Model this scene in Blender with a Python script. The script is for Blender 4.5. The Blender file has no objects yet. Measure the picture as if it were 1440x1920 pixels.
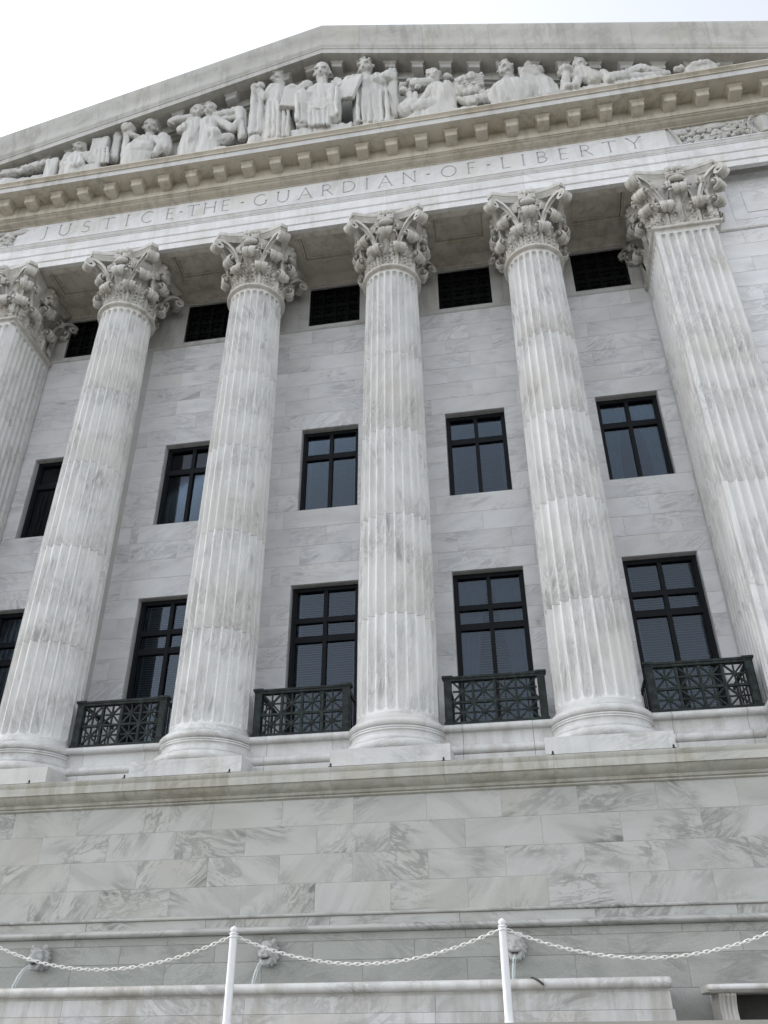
import bpy, bmesh, math, random
from mathutils import Vector, Matrix, Euler
random.seed(7)
SC = bpy.context.scene
COL = SC.collection
R = math.radians
PI = math.pi

# ------------------------------------------------------------------ camera, sky, sun, exposure
cam_d = bpy.data.cameras.new("camera")
cam = bpy.data.objects.new("camera", cam_d); COL.objects.link(cam)
CAMP = Vector((2.2828, -14.9814, 1.6))
CAMR = Euler((R(122.64875), R(0.30434), R(9.75403)), 'XYZ')
cam.location = CAMP; cam.rotation_euler = CAMR
cam_d.sensor_fit = 'VERTICAL'; cam_d.sensor_height = 36.0; cam_d.lens = 1588.6/1920*36
cam_d.clip_start = 0.1; cam_d.clip_end = 3000
SC.camera = cam

SUN_EL, SUN_AZ = 38.0, -80.0          # sun stands behind the building, to the left
w = bpy.data.worlds.new("World"); SC.world = w; w.use_nodes = True
nt = w.node_tree; nt.nodes.clear()
sky = nt.nodes.new('ShaderNodeTexSky'); sky.sky_type = 'NISHITA'; sky.sun_disc = False
sky.sun_elevation = R(SUN_EL); sky.sun_rotation = R(SUN_AZ)
sky.air_density = 1.0; sky.dust_density = 1.5; sky.ozone_density = 0.6; sky.altitude = 20
bg = nt.nodes.new('ShaderNodeBackground'); bg.inputs['Strength'].default_value = 0.15
wo = nt.nodes.new('ShaderNodeOutputWorld')
veil = nt.nodes.new('ShaderNodeHueSaturation'); veil.inputs['Saturation'].default_value = .24     # thin white overcast veil
nt.links.new(sky.outputs[0], veil.inputs['Color']); nt.links.new(veil.outputs[0], bg.inputs[0]); nt.links.new(bg.outputs[0], wo.inputs[0])
sd = bpy.data.lights.new("sun", 'SUN'); sd.energy = 1.0; sd.angle = R(12); sd.color = (1.0, 0.95, 0.87)
sun = bpy.data.objects.new("sun", sd); COL.objects.link(sun)
# direction towards the sun (azimuth measured from +y towards +x)
sdir = Vector((math.sin(R(SUN_AZ))*math.cos(R(SUN_EL)), math.cos(R(SUN_AZ))*math.cos(R(SUN_EL)), math.sin(R(SUN_EL))))
sun.rotation_euler = sdir.to_track_quat('Z', 'Y').to_euler()
vs = SC.view_settings
vs.view_transform = 'Standard'; vs.look = 'None'; vs.gamma = 1; vs.use_curve_mapping = False
vs.exposure = 1.56
SC.cycles.max_bounces = 6; SC.cycles.diffuse_bounces = 3; SC.cycles.transparent_max_bounces = 12

# ------------------------------------------------------------------ helpers
def at(px, py, Y):
    """point of the plane y=Y that the photograph's pixel (px,py) shows (1440x1920)"""
    d = CAMR.to_matrix() @ Vector(((px-720)/1588.6, -(py-960)/1588.6, -1.0))
    return CAMP + d*((Y-CAMP.y)/d.y)

def tag(o, label=None, cat=None, group=None, kind=None):
    if label: o['label'] = label
    if cat: o['category'] = cat
    if group: o['group'] = group
    if kind: o['kind'] = kind
    return o

def empty(name, loc=(0, 0, 0), parent=None):
    o = bpy.data.objects.new(name, None); COL.objects.link(o)
    o.location = loc; o.empty_display_size = .2
    if parent: o.parent = parent
    return o

def obj(name, me, parent=None, loc=None, rot=None):
    o = bpy.data.objects.new(name, me); COL.objects.link(o)
    if loc is not None: o.location = loc
    if rot is not None: o.rotation_euler = rot
    if parent: o.parent = parent
    return o

class MB:
    def __init__(s): s.v = []; s.f = []
    def box(s, x0, x1, y0, y1, z0, z1):
        n = len(s.v)
        s.v += [(x0,y0,z0),(x1,y0,z0),(x1,y1,z0),(x0,y1,z0),(x0,y0,z1),(x1,y0,z1),(x1,y1,z1),(x0,y1,z1)]
        s.f += [tuple(n+i for i in q) for q in ((3,2,1,0),(4,5,6,7),(0,1,5,4),(1,2,6,5),(2,3,7,6),(3,0,4,7))]
        return s
    def hexa(s, pts):
        n = len(s.v); s.v += [tuple(p) for p in pts]
        s.f += [tuple(n+i for i in q) for q in ((3,2,1,0),(4,5,6,7),(0,1,5,4),(1,2,6,5),(2,3,7,6),(3,0,4,7))]
        return s
    def prism(s, prof, xs, zf=None):
        """closed profile [(y,z)...] swept along the x stations xs, raised by zf(x)"""
        n = len(s.v); m = len(prof)
        for x in xs:
            dz = zf(x) if zf else 0
            s.v += [(x, y, z+dz) for y, z in prof]
        for k in range(len(xs)-1):
            for i in range(m):
                j = (i+1) % m
                s.f.append((n+k*m+i, n+k*m+j, n+(k+1)*m+j, n+(k+1)*m+i))
        s.f.append(tuple(n+i for i in reversed(range(m))))
        s.f.append(tuple(n+(len(xs)-1)*m+i for i in range(m)))
        return s
    def loft(s, rings, close=True, cap=True):
        n = len(s.v); m = len(rings[0])
        for r in rings: s.v += [tuple(p) for p in r]
        for k in range(len(rings)-1):
            for i in range(m if close else m-1):
                j = (i+1) % m
                s.f.append((n+k*m+i, n+k*m+j, n+(k+1)*m+j, n+(k+1)*m+i))
        if cap:
            s.f.append(tuple(n+i for i in reversed(range(m))))
            s.f.append(tuple(n+(len(rings)-1)*m+i for i in range(m)))
        return s
    def lathe(s, prof, seg=48, c=(0, 0, 0)):
        rings = [[(c[0]+r*math.cos(2*PI*i/seg), c[1]+r*math.sin(2*PI*i/seg), c[2]+z) for i in range(seg)] for r, z in prof]
        return s.loft(rings)
    def tube(s, path, rad, seg=8, flat=1.0, up=Vector((0, 0, 1))):
        path = [Vector(p) for p in path]; rings = []
        for i, p in enumerate(path):
            t = (path[min(i+1, len(path)-1)]-path[max(i-1, 0)]).normalized()
            a = t.cross(up)
            if a.length < 1e-4: a = t.cross(Vector((1, 0, 0)))
            a.normalize(); b = a.cross(t)
            r = rad[i] if isinstance(rad, (list, tuple)) else rad
            rings.append([p+a*(r*math.cos(2*PI*k/seg))+b*(r*flat*math.sin(2*PI*k/seg)) for k in range(seg)])
        return s.loft(rings)
    def ell(s, c, r, seg=12, rings=8, rot=None):
        c = Vector(c); M = rot.to_matrix() if rot else Matrix.Identity(3); L = []
        for k in range(rings+1):
            a = -PI/2+PI*k/rings; a = max(-PI/2+.02, min(PI/2-.02, a))
            L.append([c+M@Vector((r[0]*math.cos(a)*math.cos(2*PI*i/seg), r[1]*math.cos(a)*math.sin(2*PI*i/seg), r[2]*math.sin(a))) for i in range(seg)])
        return s.loft(L)
    def cap(s, p, q, r1, r2, seg=10):
        p, q = Vector(p), Vector(q); d = q-p; L = max(d.length, 1e-4); t = d/L
        st = []
        for k in range(5):
            a = -PI/2+PI/2*k/4; st.append((p+t*(r1*math.sin(a)), max(r1*math.cos(a), r1*.06)))
        for k in range(5):
            a = PI/2*k/4; st.append((q+t*(r2*math.sin(a)), max(r2*math.cos(a), r2*.06)))
        a = t.cross(Vector((0, 0, 1)))
        if a.length < 1e-3: a = Vector((1, 0, 0))
        a.normalize(); b = t.cross(a)
        s.loft([[c+a*(r*math.cos(2*PI*i/seg))+b*(r*math.sin(2*PI*i/seg)) for i in range(seg)] for c, r in st])
        return s
    def mesh(s, name, mat, smooth=True, ang=32):
        me = bpy.data.meshes.new(name); me.from_pydata([tuple(p) for p in s.v], [], s.f)
        bm = bmesh.new(); bm.from_mesh(me); bmesh.ops.recalc_face_normals(bm, faces=bm.faces); bm.to_mesh(me); bm.free()
        if smooth:
            me.polygons.foreach_set('use_smooth', [True]*len(me.polygons)); me.set_sharp_from_angle(angle=R(ang))
        if mat: me.materials.append(mat)
        return me
    def build(s, name, mat, parent=None, loc=None, rot=None, smooth=True, ang=32):
        return obj(name, s.mesh(name, mat, smooth, ang), parent, loc, rot)

class SMB(MB):
    def cap(s, p, q, r1, r2, seg=10): return MB.cap(s, p, q, r1*.88, r2*.88, seg)
    def ell(s, c, r, seg=12, rings=8, rot=None): return MB.ell(s, c, tuple(v*.92 for v in r), seg, rings, rot)

def sculpt(name, mb, mat, voxel=.035, smooth=4, parent=None, drape=0.):
    """union of overlapping masses turned into one continuous carved surface"""
    me = mb.mesh(name+"_raw", None, False)
    o = bpy.data.objects.new(name+"_raw", me); COL.objects.link(o)
    m = o.modifiers.new("r", 'REMESH'); m.mode = 'VOXEL'; m.voxel_size = voxel; m.use_smooth_shade = True
    if smooth:
        sm = o.modifiers.new("s", 'SMOOTH'); sm.factor = .5; sm.iterations = smooth
    dg = bpy.context.evaluated_depsgraph_get()
    out = bpy.data.meshes.new_from_object(o.evaluated_get(dg)); out.name = name
    bpy.data.objects.remove(o, do_unlink=True); bpy.data.meshes.remove(me)
    if drape:
        from mathutils import noise as mn
        nv = len(out.vertices); co = [0.]*(3*nv); no = [0.]*(3*nv)
        out.vertices.foreach_get('co', co); out.vertices.foreach_get('normal', no)
        for i in range(nv):
            x, y, z = co[3*i:3*i+3]
            a = mn.noise((x*7.5+z*1.1, y*7.5, z*1.1)); b_ = mn.noise((x*13, y*13, z*2.5+9)); c_ = mn.noise((x*30, y*30, z*30))
            d = drape*((1-2.2*abs(a))*1.0+.45*b_+.12*c_)
            for hc, hr in getattr(mb, 'heads', []):
                if abs(x-hc.x) < hr and abs(z-hc.z) < hr: d *= .12
            for k in range(3): co[3*i+k] += no[3*i+k]*d
        out.vertices.foreach_set('co', co)
    out.materials.clear(); out.materials.append(mat)
    return obj(name, out, parent)

# ------------------------------------------------------------------ materials
def new_mat(name):
    m = bpy.data.materials.new(name); m.use_nodes = True
    nt = m.node_tree; b = nt.nodes['Principled BSDF']
    return m, nt, b
def N(nt, t, **kw):
    n = nt.nodes.new(t)
    for k, v in kw.items():
        if hasattr(n, k): setattr(n, k, v)
    return n
def mathn(nt, op, a, b=None, clamp=False):
    n = nt.nodes.new('ShaderNodeMath'); n.operation = op; n.use_clamp = clamp
    for i, x in enumerate((a, b)):
        if x is None: continue
        if isinstance(x, (int, float)): n.inputs[i].default_value = x
        else: nt.links.new(x, n.inputs[i])
    return n.outputs[0]
def mrange(nt, x, a, b, c=0., d=1.):
    n = nt.nodes.new('ShaderNodeMapRange'); nt.links.new(x, n.inputs[0])
    for i, v in enumerate((a, b, c, d)): n.inputs[i+1].default_value = v
    n.interpolation_type = 'SMOOTHSTEP'
    return n.outputs[0]
def mix(nt, f, a, b, mode='MIX'):
    n = nt.nodes.new('ShaderNodeMix'); n.data_type = 'RGBA'; n.blend_type = mode
    for i, x in ((0, f), (6, a), (7, b)):
        if isinstance(x, (int, float)): n.inputs[i].default_value = x
        elif isinstance(x, tuple): n.inputs[i].default_value = (*x, 1) if len(x) == 3 else x
        else: nt.links.new(x, n.inputs[i])
    return n.outputs[2]
def noise(nt, vec, scale, detail=5, rough=.55, dist=0.):
    n = nt.nodes.new('ShaderNodeTexNoise'); n.inputs['Scale'].default_value = scale; n.inputs['Detail'].default_value = detail
    n.inputs['Roughness'].default_value = rough; n.inputs['Distortion'].default_value = dist
    nt.links.new(vec, n.inputs['Vector']); return n.outputs['Fac']

def marble(name, base=(.60, .60, .60), dark=(.33, .335, .35), warm=(.52, .48, .41), veins=.6, cloud=.5, warmth=.25,
           streak=(1, 1, 3.2), tilt=.45, scale=1.0, tone=.10, stain=0., staincol=(.26, .235, .19), rough=.42, green=0., bump=.12):
    m, nt, b = new_mat(name); L = nt.links.new
    geo = N(nt, 'ShaderNodeNewGeometry'); inf = N(nt, 'ShaderNodeObjectInfo')
    rnd = inf.outputs['Random']
    comb = N(nt, 'ShaderNodeCombineXYZ')
    L(mathn(nt, 'MULTIPLY', rnd, 173.0), comb.inputs[0]); L(mathn(nt, 'MULTIPLY', rnd, 71.0), comb.inputs[1]); L(mathn(nt, 'MULTIPLY', rnd, 311.0), comb.inputs[2])
    add = N(nt, 'ShaderNodeVectorMath'); add.operation = 'ADD'; L(geo.outputs['Position'], add.inputs[0]); L(comb.outputs[0], add.inputs[1])
    r2 = mathn(nt, 'FRACT', mathn(nt, 'MULTIPLY', rnd, 17.31))
    ang = mathn(nt, 'MULTIPLY', mathn(nt, 'SUBTRACT', r2, .42), 2*tilt)
    rot = N(nt, 'ShaderNodeVectorRotate'); rot.rotation_type = 'Y_AXIS'; L(add.outputs[0], rot.inputs['Vector']); L(ang, rot.inputs['Angle'])
    mp = N(nt, 'ShaderNodeMapping'); L(rot.outputs[0], mp.inputs[0]); mp.inputs['Scale'].default_value = streak
    sv = mp.outputs[0]; pv = add.outputs[0]
    cl = noise(nt, sv, .75*scale, 4, .6, .8)
    v1 = noise(nt, sv, .95*scale, 6, .62, .9)
    v2 = noise(nt, sv, 2.1*scale, 4, .6, 1.0)
    patch = mrange(nt, noise(nt, pv, 1.1*scale, 2, .5), .40, .62)
    ri1 = mrange(nt, mathn(nt, 'ABSOLUTE', mathn(nt, 'SUBTRACT', v1, .5)), .0, .06, 1, 0)
    ri2 = mrange(nt, mathn(nt, 'ABSOLUTE', mathn(nt, 'SUBTRACT', v2, .47)), .0, .035, 1, 0)
    soft = mrange(nt, v1, .545, .67)
    vm = mathn(nt, 'MULTIPLY', mathn(nt, 'MAXIMUM', mathn(nt, 'MULTIPLY', ri1, .55), mathn(nt, 'MAXIMUM', mathn(nt, 'MULTIPLY', ri2, .4), mathn(nt, 'MULTIPLY', soft, .9))), patch)
    vm = mathn(nt, 'MULTIPLY', vm, veins, True)
    mid = tuple(.5*(x+y) for x, y in zip(base, dark))
    c = mix(nt, mathn(nt, 'MULTIPLY', mrange(nt, cl, .40, .70), cloud), base, mid)
    c = mix(nt, mathn(nt, 'MULTIPLY', mrange(nt, noise(nt, pv, .5*scale, 2, .6), .48, .72), warmth), c, warm)
    c = mix(nt, vm, c, dark)
    if stain > 0:
        mp2 = N(nt, 'ShaderNodeMapping'); L(geo.outputs['Position'], mp2.inputs[0]); mp2.inputs['Scale'].default_value = (3.2, 3.2, .45)
        st = noise(nt, mp2.outputs[0], 1.3, 5, .68, .3)
        st2 = noise(nt, geo.outputs['Position'], .45, 2, .6)
        sm = mathn(nt, 'MULTIPLY', mathn(nt, 'MULTIPLY', mrange(nt, st, .42, .66), mrange(nt, st2, .32, .56)), stain, True)
        c = mix(nt, sm, c, staincol)
    if green > 0:
        sepp = N(nt, 'ShaderNodeSeparateXYZ'); L(geo.outputs['Position'], sepp.inputs[0])
        g = mathn(nt, 'MULTIPLY', mathn(nt, 'ADD', mrange(nt, noise(nt, pv, .7, 4, .6), .3, .6), .35), green, True)
        g = mathn(nt, 'MULTIPLY', g, mrange(nt, sepp.outputs[0], 1.6, 4.2, 1., .15))
        c = mix(nt, g, c, (.235, .25, .225))
    # whole-piece tone
    tn = mathn(nt, 'ADD', mathn(nt, 'MULTIPLY', mathn(nt, 'FRACT', mathn(nt, 'MULTIPLY', rnd, 7.77)), 2*tone), 1-tone*1.1)
    hsv = N(nt, 'ShaderNodeHueSaturation'); L(c, hsv.inputs['Color']); L(tn, hsv.inputs['Value'])
    fine = noise(nt, pv, 55, 2, .6)
    c2 = mix(nt, .10, hsv.outputs[0], fine, 'OVERLAY')
    L(c2, b.inputs['Base Color'])
    L(mrange(nt, fine, .3, .7, rough-.06, rough+.14), b.inputs['Roughness'])
    b.inputs['Specular IOR Level'].default_value = .35
    return m

M_WALL = marble("wall_marble", base=(.73, .73, .74), dark=(.33, .335, .35), veins=.75, cloud=.45, warmth=.2, tone=.05, tilt=.45, scale=.9)
M_POD = marble("podium_marble", base=(.425, .425, .407), dark=(.15, .155, .14), warm=(.41, .385, .33), veins=1.15, cloud=.6, warmth=.35, tone=.03, tilt=.95, scale=.85)
M_BASIN = marble("wet_podium_marble", base=(.355, .352, .332), dark=(.145, .148, .135), warm=(.29, .29, .26), veins=1.0, cloud=.6, warmth=.2, green=.34, tone=.06, tilt=.6, rough=.3)
M_COL = marble("column_marble", base=(.69, .688, .675), dark=(.30, .30, .29), veins=.85, cloud=.45, warmth=.3, streak=(4.2, 4.2, .9), tilt=.34, tone=.025, scale=1.0)
M_BASE = marble("column_base_marble", base=(.60, .60, .595), dark=(.30, .30, .29), veins=.8, cloud=.5, warmth=.3, streak=(1, 1, 3), tilt=.4, tone=.04, scale=1.2, stain=.25)
M_TRIM = marble("trim_marble", base=(.58, .578, .57), dark=(.38, .375, .37), veins=.6, cloud=.5, warmth=.35, tone=.03, stain=.35)
M_LEDGE = marble("ledge_marble", base=(.44, .435, .40), dark=(.27, .265, .235), warm=(.38, .355, .28), veins=.95, cloud=.8, warmth=.7, tone=.04, stain=.65, staincol=(.24, .225, .17), streak=(.8, .8, 3), scale=1.4)
M_ENT = marble("entablature_marble", base=(.76, .76, .77), dark=(.42, .42, .43), warm=(.58, .54, .46), veins=.45, cloud=.45, warmth=.35, tone=.03, stain=.3, staincol=(.42, .38, .30), streak=(.6, .6, 3))
M_CORN = marble("cornice_marble", base=(.60, .555, .475), dark=(.38, .35, .28), warm=(.52, .46, .35), veins=.4, cloud=.5, warmth=.5, tone=.04, stain=.55, staincol=(.28, .25, .19))
M_RAKE = marble("raking_cornice_marble", base=(.50, .492, .465), dark=(.34, .33, .30), warm=(.45, .425, .365), veins=.7, cloud=.7, warmth=.5, tone=.05, stain=.4, staincol=(.22, .21, .18))
M_CAP = marble("capital_marble", base=(.60, .585, .555), dark=(.36, .34, .29), warm=(.50, .46, .38), veins=.5, cloud=.5, warmth=.5, tone=.04, stain=.6, staincol=(.25, .23, .19))
M_SOFF = marble("soffit_marble", base=(.66, .63, .56), dark=(.36, .335, .285), warm=(.47, .42, .34), veins=.5, cloud=.5, warmth=.5, tone=.04, stain=.4, staincol=(.2, .185, .15))
M_RIM = marble("basin_marble", base=(.55, .55, .545), dark=(.22, .215, .205), warm=(.42, .39, .33), veins=.8, cloud=.5, warmth=.4, tone=.05, stain=.5, tilt=1.2, streak=(1.2, 1.2, 2.2))
M_STAT = marble("statue_marble", base=(.55, .545, .525), dark=(.42, .41, .395), warm=(.55, .52, .45), veins=.25, cloud=.45, warmth=.35, tone=.02, stain=.35)
M_TYMP = marble("tympanum_marble", base=(.50, .495, .48), dark=(.35, .34, .33), veins=.3, cloud=.5, warmth=.3, tone=.03, stain=.5)
M_BACK = marble("joint_mortar", base=(.50, .495, .48), dark=(.28, .28, .27), veins=.2, cloud=.3, warmth=.3, tone=.02)
M_PAVE = marble("paving_stone", base=(.28, .27, .245), dark=(.34, .33, .31), veins=.3, cloud=.6, warmth=.3, tone=.05, rough=.7, bump=.3)
M_LION = marble("lion_stone", base=(.42, .42, .415), dark=(.2, .2, .2), veins=.5, cloud=.7, warmth=.2, tone=.03, stain=.6, staincol=(.10, .105, .095))

def simple(name, col, rough=.5, metal=0., var=.25, nscale=6., col2=None, spec=.5):
    m, nt, b = new_mat(name); L = nt.links.new
    geo = N(nt, 'ShaderNodeNewGeometry')
    f = mathn(nt, 'MULTIPLY', mrange(nt, noise(nt, geo.outputs['Position'], nscale, 6, .65, .3), .42, .68), 1.0)
    c2 = col2 if col2 else tuple(c*(1-var) for c in col)
    L(mix(nt, f, col, c2), b.inputs['Base Color'])
    b.inputs['Roughness'].default_value = rough; b.inputs['Metallic'].default_value = metal; b.inputs['Specular IOR Level'].default_value = spec
    return m
M_FRAME = simple("window_frame_bronze", (.006, .008, .011), .6, spec=.2)
M_IRON = simple("balcony_bronze", (.010, .012, .012), .6, 0., nscale=9, col2=(.026, .040, .036), spec=.25)
M_GRILLE = simple("vent_grille_iron", (.005, .006, .0065), .7, spec=.1)
M_DARK = simple("interior_dark", (.004, .0045, .005), .9)
M_BLIND = simple("venetian_blind", (.24, .26, .28), .6, var=.12)
M_CURT = simple("pale_curtain", (.27, .285, .30), .8, var=.15)
M_WHITE = simple("white_post_paint", (.64, .65, .67), .35, var=.06, nscale=14)
M_CHAIN = simple("white_chain_paint", (.72, .72, .70), .45, var=.3, nscale=40)
M_STUD = simple("black_stud_metal", (.02, .02, .02), .5, .4)
M_HOSE = simple("black_hose_rubber", (.015, .017, .017), .55)
M_LETTER = marble("engraved_letter_stone", base=(.47, .47, .475), dark=(.36, .36, .37), veins=.3, cloud=.5, warmth=.2, tone=.02)
M_GROUND = simple("plaza_paving", (.085, .08, .068), .8, var=.15, nscale=.4)
M_SEATSHADE = simple("painted_seat_shade", (.05, .047, .04), .8)  # near-black tone paints the shade below the bench seat
M_ROOF = simple("roof_stone", (.45, .44, .42), .8)

def glass_mat():
    m, nt, b = new_mat("window_glass"); L = nt.links.new
    out = nt.nodes['Material Output']; nt.nodes.remove(b)
    tr = N(nt, 'ShaderNodeBsdfTransparent'); tr.inputs[0].default_value = (.52, .60, .66, 1)
    gl = N(nt, 'ShaderNodeBsdfGlossy'); gl.inputs['Roughness'].default_value = .03; gl.inputs[0].default_value = (.75, .82, .9, 1)
    lw = N(nt, 'ShaderNodeFresnel'); lw.inputs[0].default_value = 1.52
    ms = N(nt, 'ShaderNodeMixShader'); L(lw.outputs[0], ms.inputs[0]); L(tr.outputs[0], ms.inputs[1]); L(gl.outputs[0], ms.inputs[2])
    L(ms.outputs[0], out.inputs[0]); return m
M_GLASS = glass_mat()
def water_mat(name, alpha):
    m, nt, b = new_mat(name)
    b.inputs['Base Color'].default_value = (.72, .78, .78, 1); b.inputs['Roughness'].default_value = .08
    b.inputs['IOR'].default_value = 1.33; b.inputs['Alpha'].default_value = alpha
    return m
M_JET = water_mat("falling_water", .38)
M_POOL = water_mat("basin_water", .8)

# ------------------------------------------------------------------ dimensions (metres)
S = 3.6
XC = -1.8                                   # middle of the portico
COLX = [-7.2, -3.6, 0.0, 3.6]
ANTX = [-10.8, 7.2]
ZPL = 5.69                                  # foot of the plinths
YW = 1.24                                   # rear wall face
ZA = 20.07                                  # underside of the architrave
TER = 1.85                                  # terrace level
HL = 12.7                                   # half length of the entablature
SLOPE = .312

# ------------------------------------------------------------------ ground, steps, terrace
g = MB(); g.v = [(-400, -400, 0), (400, -400, 0), (400, 400, 0), (-400, 400, 0)]; g.f = [(0, 1, 2, 3)]
tag(g.build("ground", M_GROUND, smooth=False), kind='structure')
t = MB().box(-24, 22, -5.6, 1.0, 1.72, TER)
tag(t.build("terrace", M_PAVE, smooth=False), kind='structure')
st = MB()
steps = tag(MB().box(-24, 22, -5.55, 0.9, .004, 1.72).build("steps", M_PAVE, smooth=False), kind='structure')
for i in range(10):
    zt = TER-.168*(i+1)
    MB().box(-24, 22, -5.6-.36*(i+1), -5.55-.36*i, .002, zt).build("step", M_PAVE, steps, smooth=False)

# ------------------------------------------------------------------ the courthouse
CH = tag(empty("courthouse", (XC, 0, 0)), "white marble temple-fronted courthouse with fluted columns and a sculpted pediment", "building")
def part(name, mb, mat, parent=None, **kw):
    o = mb.build(name, mat, None, **kw)
    setp(o, parent or CH); return o
def setp(o, parent):
    """parent while keeping the world place (parents are only translated)"""
    off = Vector((0, 0, 0)); p = parent
    while p: off += p.location; p = p.parent
    o.parent = parent; o.location = Vector(o.location)-off
def pempty(name, loc):
    e = empty(name, loc); setp(e, CH); return e

# --- body of the building behind the portico
LB = HL+.0
body = MB().box(XC-LB+.3, XC+LB-.3, 2.6, 34, .01, 22.3)
part("body_wall", body, M_WALL, smooth=False)
rf = MB().prism([(-1.2, 0), (34, 0), (34, .25), (-1.2, .25)], [XC-HL-.3, XC, XC+HL+.3], lambda x: 28.0-SLOPE*abs(x-XC))
part("roof", rf, M_ROOF, smooth=False)

# --- podium: backing, blocks, mouldings
GAP = .004
def block_mesh(cache, w_, h_, d_, mat):
    k = (round(w_, 3), round(h_, 3), round(d_, 3), mat.name)
    if k not in cache:
        mb = MB(); b_ = .004
        a, c = w_/2-GAP/2, h_/2-GAP/2
        f = [(-a+b_, -d_, -c+b_), (a-b_, -d_, -c+b_), (a-b_, -d_, c-b_), (-a+b_, -d_, c-b_)]
        e = [(-a, -d_+b_, -c), (a, -d_+b_, -c), (a, -d_+b_, c), (-a, -d_+b_, c)]
        z = [(-a, 0, -c), (a, 0, -c), (a, 0, c), (-a, 0, c)]
        mb.loft([z, e, f]); cache[k] = mb.mesh("block", mat, False)
    return cache[k]
CACHE = {}
def put_block(name, x0, x1, z0, z1, yface, mat, parent, d=.05):
    o = obj(name, block_mesh(CACHE, x1-x0, z1-z0, d, mat), None, ((x0+x1)/2, yface+d+random.uniform(-.0012, .0012), (z0+z1)/2))
    setp(o, parent); return o

YP = -1.0                                   # podium face
pod = part("podium_wall", MB().box(XC-16, XC+16, YP+.005, 2.5, .01, 5.3), M_BACK, smooth=False)
for r_ in range(4):
    z1 = 5.19-.4375*r_; z0 = z1-.4375
    off = 0.0 if r_ % 2 == 0 else .6
    for k in range(-8, 9):
        x0 = -.607+off+1.2*k
        if x0 > 8.2 or x0 < -9.8: continue
        put_block("podium_block", x0, x0+1.2, z0, z1, YP, M_POD, pod)
part("podium_string_moulding", MB().prism([(-.95, 3.40), (-1.03, 3.40), (-1.055, 3.412), (-1.06, 3.43), (-1.045, 3.445), (-1.02, 3.45), (-.95, 3.45)], [XC-16, XC+16]), M_POD)
zz = 3.40
for k in range(-8, 9):                      # narrow course and big torus course
    x0 = -.95+2.1*k*.95
    if -10 < x0 < 8.5: put_block("podium_block", x0, x0+1.995, 3.27, 3.40, YP-.02, M_POD, pod)
tor = [(-.95, 3.17)]+[(-1.06-.085*math.cos(a), 3.222+.05*math.sin(a)) for a in [(-PI/2+PI*i/8) for i in range(9)]]+[(-1.02, 3.275), (-.95, 3.275)]
TX = [XC-16, -8.4, -5.6, -3.25, -.15, 2.3, 4.9, 7.6, XC+16]
for a, b_ in zip(TX[:-1], TX[1:]): part("podium_torus_moulding", MB().prism(tor, [a+.0015, b_-.0015]), M_POD, ang=50)
setp(MB().box(XC-16, XC+16, YP-.013, YP+.03, 1.86, 3.17).build("base_mortar", M_BASIN, smooth=False), pod)
for r_, (z0, z1) in enumerate(((3.055, 3.17), (2.798, 3.055), (2.36, 2.798), (1.86, 2.36))):
    for k in range(-8, 9):
        x0 = -1.2+1.55*k+(0 if r_ % 2 else .77)
        if -9 < x0 < 7.4: put_block("podium_base_block", x0, x0+1.55, z0, z1, YP-.02, M_BASIN, pod)
# ledge (podium cornice)
led = [(-.9, 5.18), (-1.02, 5.18), (-1.05, 5.195), (-1.05, 5.215), (-1.035, 5.22), (-1.07, 5.235), (-1.085, 5.265), (-1.085, 5.275),
       (-1.13, 5.29), (-1.20, 5.325), (-1.245, 5.37), (-1.255, 5.392), (-1.29, 5.392), (-1.29, 5.515), (-1.275, 5.52), (-1.285, 5.54), (-1.30, 5.575), (-1.30, 5.60), (-1.27, 5.61), (-.9, 5.69), (-.9, 5.3)]
LX = [XC-16, -9.9, -8.1, -6.334, -4.572, -2.697, -.951, .928, 2.678, 4.545, 6.3, 8.1, XC+16]
for a, b_ in zip(LX[:-1], LX[1:]): part("podium_cornice", MB().prism(led, [a+.0015, b_-.0015]), M_LEDGE, ang=25)
part("stylobate", MB().box(XC-16, XC+16, -.95, 2.5, 5.31, 5.688), M_LEDGE, smooth=False)
for x in (-6.334, -4.572, -2.697, -.951, .928, 2.678, 4.545):
    part("ledge_stud", MB().cap((x, -1.26, 5.6), (x, -1.26, 5.66), .018, .016, 8).box(x-.03, x+.03, -1.295, -1.23, 5.598, 5.615), M_STUD)

# --- wall base between the columns
wb = [(YW+.2, 5.69), (-.27, 5.69), (-.27, 5.99), (-.22, 5.995)]
wb += [(-.21-.085*math.cos(a), 6.083+.083*math.sin(a)) for a in [(-PI/2+PI*i/8) for i in range(9)]]
wb += [(-.16, 6.17), (-.15, 6.19), (-.15, 6.40), (-.16, 6.415)]
wb += [(-.19-.07*math.cos(a), 6.485+.067*math.sin(a)) for a in [(-PI/2+PI*i/8) for i in range(9)]]
wb += [(-.15, 6.555), (YW+.2, 6.555)]
def bay(x): return [(x[i], x[i+1]) for i in range(len(x)-1)]
SUP = [-10.8]+COLX+[7.2]
for a, b_ in bay(SUP):
    part("wall_base", MB().prism(wb, [a+.05, a+1.18]), M_TRIM, ang=50)
    part("wall_base", MB().prism(wb, [a+1.186, b_-1.186]), M_TRIM, ang=50)
    part("wall_base", MB().prism(wb, [b_-1.18, b_-.05]), M_TRIM, ang=50)

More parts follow.
